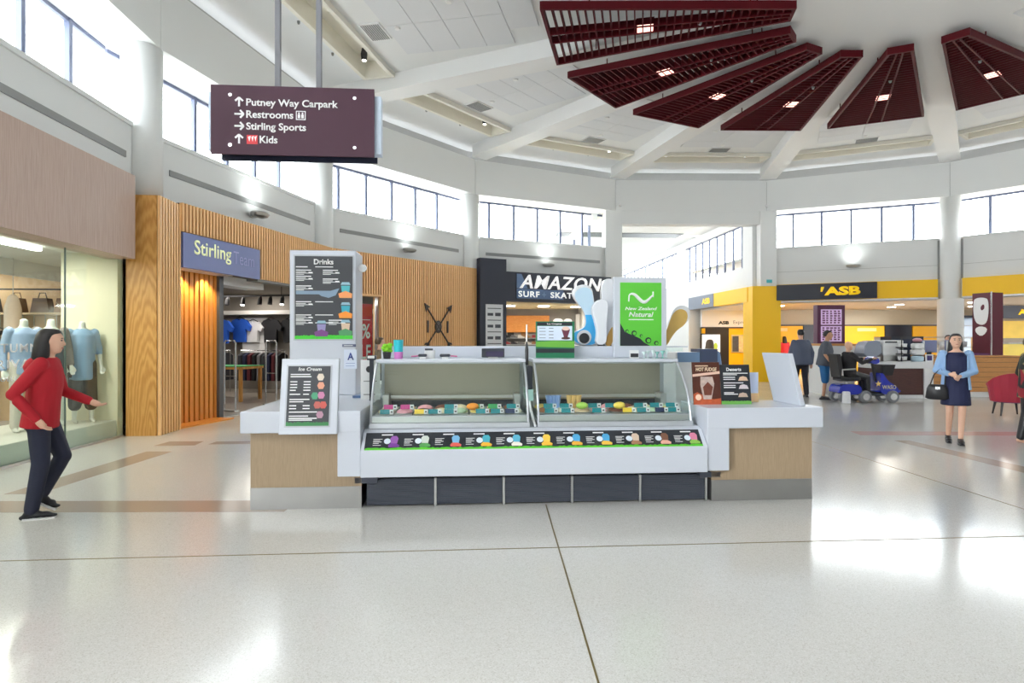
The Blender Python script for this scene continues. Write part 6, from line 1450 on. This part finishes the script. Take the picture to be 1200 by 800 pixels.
for y in (0.05, 1.95, 3.9): MB().box(0.30, 0.35, y, y + 0.05, 0, 2.45).build('shelf_post', M_BLACK, t)
for i, (y, w, c, lb) in enumerate(((2.45, .30, S(112, 78, 56), 'brown'), (2.85, .34, S(84, 60, 48), 'dark brown'), (3.3, .3, S(130, 96, 70), 'tan'), (3.75, .3, S(60, 60, 64), 'charcoal'))):
    t = lroot('handbag', '%s handbag, %s from the right on the fashion shop shelf' % (lb, ORD[i]), 'handbag', 4.28, y, 2.021, 'handbags on the fashion shop shelf')
    MB().prism([(-w / 2, 0), (w / 2, 0), (w / 2 - .05, .26), (-w / 2 + .05, .26)], -.08, .08, 'x').build('bag_body', mat('bag_' + lb, c, .5), t)
    MB().tube([(0, -.08, .25), (0, -.05, .36), (0, .05, .36), (0, .08, .25)], .01, 6).build('bag_handle', MATS['bag_' + lb], t)
for i in range(8):
    t = lroot('hanging_garment', '%s garment on a wooden hanger, %s from the right under the handbag shelf' % (GN[i % 6], ORD[i]), 'garment', 4.35, 2.45 + i * 0.2, 0.85, 'garments under the handbag shelf')
    MB().prism([(-.22, 0), (.22, 0), (.2, .75), (.06, .84), (-.06, .84), (-.2, .75)], -.04, .04, 'y').build('garment_body', mat('garment_%d' % (i % 6), GC[i % 6], .8), t)
    MB().tube([(-.2, 0, .80), (0, 0, .90), (.2, 0, .80)], .014, 6).build('hanger', M_LAMIN, t); MB().tube([(0, 0, .9), (0, 0, 1.13)], .006, 5).build('hook', M_STEEL, t)
t = lroot('hanging_cape', 'long cream garment hanging from the shop ceiling', 'garment', 3.0, 2.45, 0.9)
MB().loft([(0, 0, 0, .16, .10), (0, 0, .5, .15, .1), (0, 0, 1.15, .15, .09), (0, 0, 1.32, .08, .06), (0, 0, 1.36, .03, .03)], 16).build('garment_body', mat('cream_cape', S(240, 214, 196), .8), t, smooth=True)
MB().tube([(0, 0, 1.35), (0, 0, 1.96)], .006, 5).build('hanger_wire', M_STEEL, t)
t = lroot('window_poster', 'blue and green hanging poster at the left edge of the shop window', 'poster', 2.0, 2.35, 0.0)
MB().box(0, 0.012, 0, 1.5, 1.62, 2.62).build('poster_sky', mat('poster_blue', S(120, 180, 206), .4, var=.1), t)
MB().box(-0.002, 0.014, 0, 1.5, 1.0, 1.62).build('poster_field', mat('poster_green', S(50, 130, 100), .4, var=.5, scale=5), t)
for y in (.2, 1.3): MB().tube([(0, y, 2.62), (0, y, 2.86)], .006, 5).build('poster_wire', M_BLACK, t)
lt_ = thing('window_lettering', 'white lettering reading AUTUMN ARRIVALS NEW COLLECTION on the shop glass', 'lettering', lpt(0, 0), L0R)
M_VINYL = mat('white_vinyl', (0.85, 0.85, 0.85, 1), .5)
text('AUTUMN', M_VINYL, lt_, (-.33, .417, 1.36), w=.92, h=.105, align='LEFT', bold=.01, space=1.15)
text('ARRIVALS', M_VINYL, lt_, (-.42, .417, 1.17), w=1.12, h=.105, align='LEFT', bold=.01, space=1.15)
text('NEW COLLECTION', M_VINYL, lt_, (-.42, .417, 1.02), w=1.05, h=.055, align='LEFT', bold=.01, space=1.15)
MB().box(-1.2, -.1, .52, .54, .30, .78).build('printed_card', mat('grey_card', S(120, 126, 128), .5), lt_)

# ---- sports shop contents (frame of the slatted entrance)
def bpt(x, y, z=0): (a, b_, _), r = B1, B1R; return (a + x * cos(r) - y * sin(r), b_ + x * sin(r) + y * cos(r), z)
def broot(name, label, cat, x, y, z=0, rot=0, group=None): return thing(name, label, cat, bpt(x, y, z), B1R + rot, group)
for i, (x, y, lb) in enumerate(((0.15, 0.9, 'chrome security gate nearest the timber reveal at the shop entrance'), (1.4, 0.75, 'chrome security gate beside the drinks tower at the shop entrance'))):
    t = broot('security_gate', lb, 'security gate', x, y, 0, RAD(78), 'chrome security gates')
    MB().tube([(-.16, 0, 0.02), (-.16, 0, 1.45), (-.13, 0, 1.50), (.13, 0, 1.50), (.16, 0, 1.45), (.16, 0, 0.02)], .018, 8).build('gate_frame', M_CHROME, t)
    for z in (.3, .75): MB().tube([(-.16, 0, z), (.16, 0, z)], .010, 6).build('cross_bar', M_CHROME, t)
    MB().box(-.2, .2, -.06, .06, 0, .03).build('gate_foot', M_STEEL, t)
t = broot('display_table', 'timber display table with green top inside the sports shop', 'table', 2.37, 2.5, 0)
MB().box(-.45, .45, -.6, .6, .80, .86).build('table_top', M_OAK, t); MB().box(-.46, .46, -.61, .61, .86, .875).build('green_cover', mat('turf_green', S(50, 150, 80), .7), t)
for sx in (-.42, .36):
    for sy in (-.57, .5): MB().box(sx, sx + .07, sy, sy + .07, 0, .80).build('leg', M_OAK, t)
t = broot('offer_sign', 'small red sign reading OFF on the green display table', 'sign', 2.1, 2.75, .876, RAD(78))
MB().box(-.17, .17, 0, .012, 0, .30).build('sign_card', M_RED, t); text('OFF', M_TXTW, t, (0, -.003, .13), w=.26, h=.10, bold=.03)
MB().box(-.12, .12, 0, .09, 0, .012).build('sign_foot', M_RED, t)
t = broot('offer_sign', 'red hanging sale sign at the upper left inside the sports shop', 'sign', 2.6, 3.2, 2.05, RAD(78))
MB().box(-.28, .28, 0, .012, 0, .42).build('sign_card', mat('deep_red', S(150, 30, 36), .5), t)
for x in (-.2, .2): MB().tube([(x, 0, .42), (x, 0, .9)], .004, 5).build('sign_wire', M_STEEL, t)
for i in range(3): MB().box(-.2, .2, -.003, 0, .08 + i * .12, .12 + i * .12).build('printed_line', mat('pale_red', S(210, 110, 110), .5), t)
def jersey(label, y, z, m1, m2, x=5.4, s=1.0, mark=True):
    t = broot('jersey', label, 'jersey', x, y, z, RAD(78) - RAD(0), 'jerseys on the sports shop wall')
    pts = [(-.24, 0), (.24, 0), (.25, .42), (.40, .34), (.46, .48), (.27, .68), (.10, .72), (0, .67), (-.10, .72), (-.27, .68), (-.46, .48), (-.40, .34), (-.25, .42)]
    MB().prism([(a * s, b_ * s) for a, b_ in pts], 0, .08, 'y').build('jersey_body', m1, t)
    MB().prism([(a * s, b_ * s) for a, b_ in [(.25, .50), (.27, .68), (.10, .72), (0, .67), (-.10, .72), (-.27, .68), (-.25, .50), (0, .56)]], -.004, 0, 'y').build('jersey_yoke', m2, t)
    if mark: MB().disc(0, .40 * s, -.002, .07 * s, .004, 12, .09 * s).build('jersey_badge', M_TXTW, t)
    MB().tube([(-.2, .04, .70 * s), (0, .04, .78 * s), (.2, .04, .70 * s)], .012, 6).build('hanger', M_BLACK, t)
JB = mat('jersey_blue', S(34, 92, 200), .7); JW = mat('jersey_white', S(230, 230, 232), .7); JK = mat('jersey_black', S(30, 30, 34), .7); JR = mat('jersey_red', S(170, 40, 50), .7)
jersey('royal blue jersey with white shoulders in front on the sports shop wall', 4.88, 1.42, JB, JW, 5.2)
jersey('second blue jersey half behind the royal blue one', 4.45, 1.46, JB, JW, 5.45)
jersey('white jersey with red front on the sports shop wall', 4.0, 1.46, JW, JR, 5.45, .9, False)
jersey('black jersey with white badge on the sports shop wall', 3.35, 1.44, JK, JK, 5.4)
jersey('black jersey with red shoulder at the right of the sports shop wall', 2.7, 1.44, JK, JR, 5.4)
jersey('red jersey half hidden at the left of the sports shop wall', 5.35, 1.42, JR, JK, 5.4)
MB().box(5.45, 5.6, 3.55, 4.4, .4, 2.2).build('white_wall_panel', M_WHITE, sp)
for ri, (y0, n_, lbl) in enumerate(((2.4, 9, 'right'), (4.2, 7, 'left'))):
    t = broot('garment_rail', 'low steel garment rail at the %s of the sports shop' % lbl, 'clothes rail', 4.6, y0, 0)
    w = n_ * .16
    MB().tube([(0, 0, 0), (0, 0, 1.22), (0, w, 1.22), (0, w, 0)], .015, 8).build('rail_frame', M_CHROME, t)
    for i in range(n_):
        c = (i * 2 + ri) % 5
        g_ = broot('hanging_garment', '%s sports garment, %s from the right on the %s rail' % (('black', 'charcoal', 'maroon', 'grey', 'navy')[c], ORD[i], lbl), 'garment', 4.6, y0 + .1 + i * .155, .35, 0, 'garments on the sports shop rails')
        MB().prism([(-.24, 0), (.24, 0), (.22, .72), (.06, .80), (-.06, .80), (-.22, .72)], -.045, .045, 'y').build('garment_body', mat('sport_%d' % c, (S(26, 26, 30), S(52, 54, 60), S(90, 30, 40), S(120, 120, 124), S(34, 40, 70))[c], .8), g_)
        MB().tube([(0, 0, .8), (0, 0, .88)], .006, 5).build('hook', M_STEEL, g_)
t = broot('track_light', 'black ceiling track with five spotlights in the sports shop', 'track light', 3.0, 1.2, 0)
MB().box(-.02, .02, 0, 2.4, 2.66, 2.70).build('track', M_BLACK, t)
for y in (.3, 2.1): MB().cyl(0, y, 2.70, 2.95, .01, 6).build('track_stem', M_BLACK, t)
for i, y in enumerate((.25, .6, .9, 1.4, 1.87)):
    h = MB().tube([(0, y, 2.66), (-.03, y, 2.60), (-.06, y, 2.45)], [.02, .05, .06], 10).build('spot_head', M_BLACK, t)
    if i in (0, 3): MB().tube([(-.061, y, 2.449), (-.064, y, 2.43)], .045, 10).build('spot_lens', M_DOWN, h)
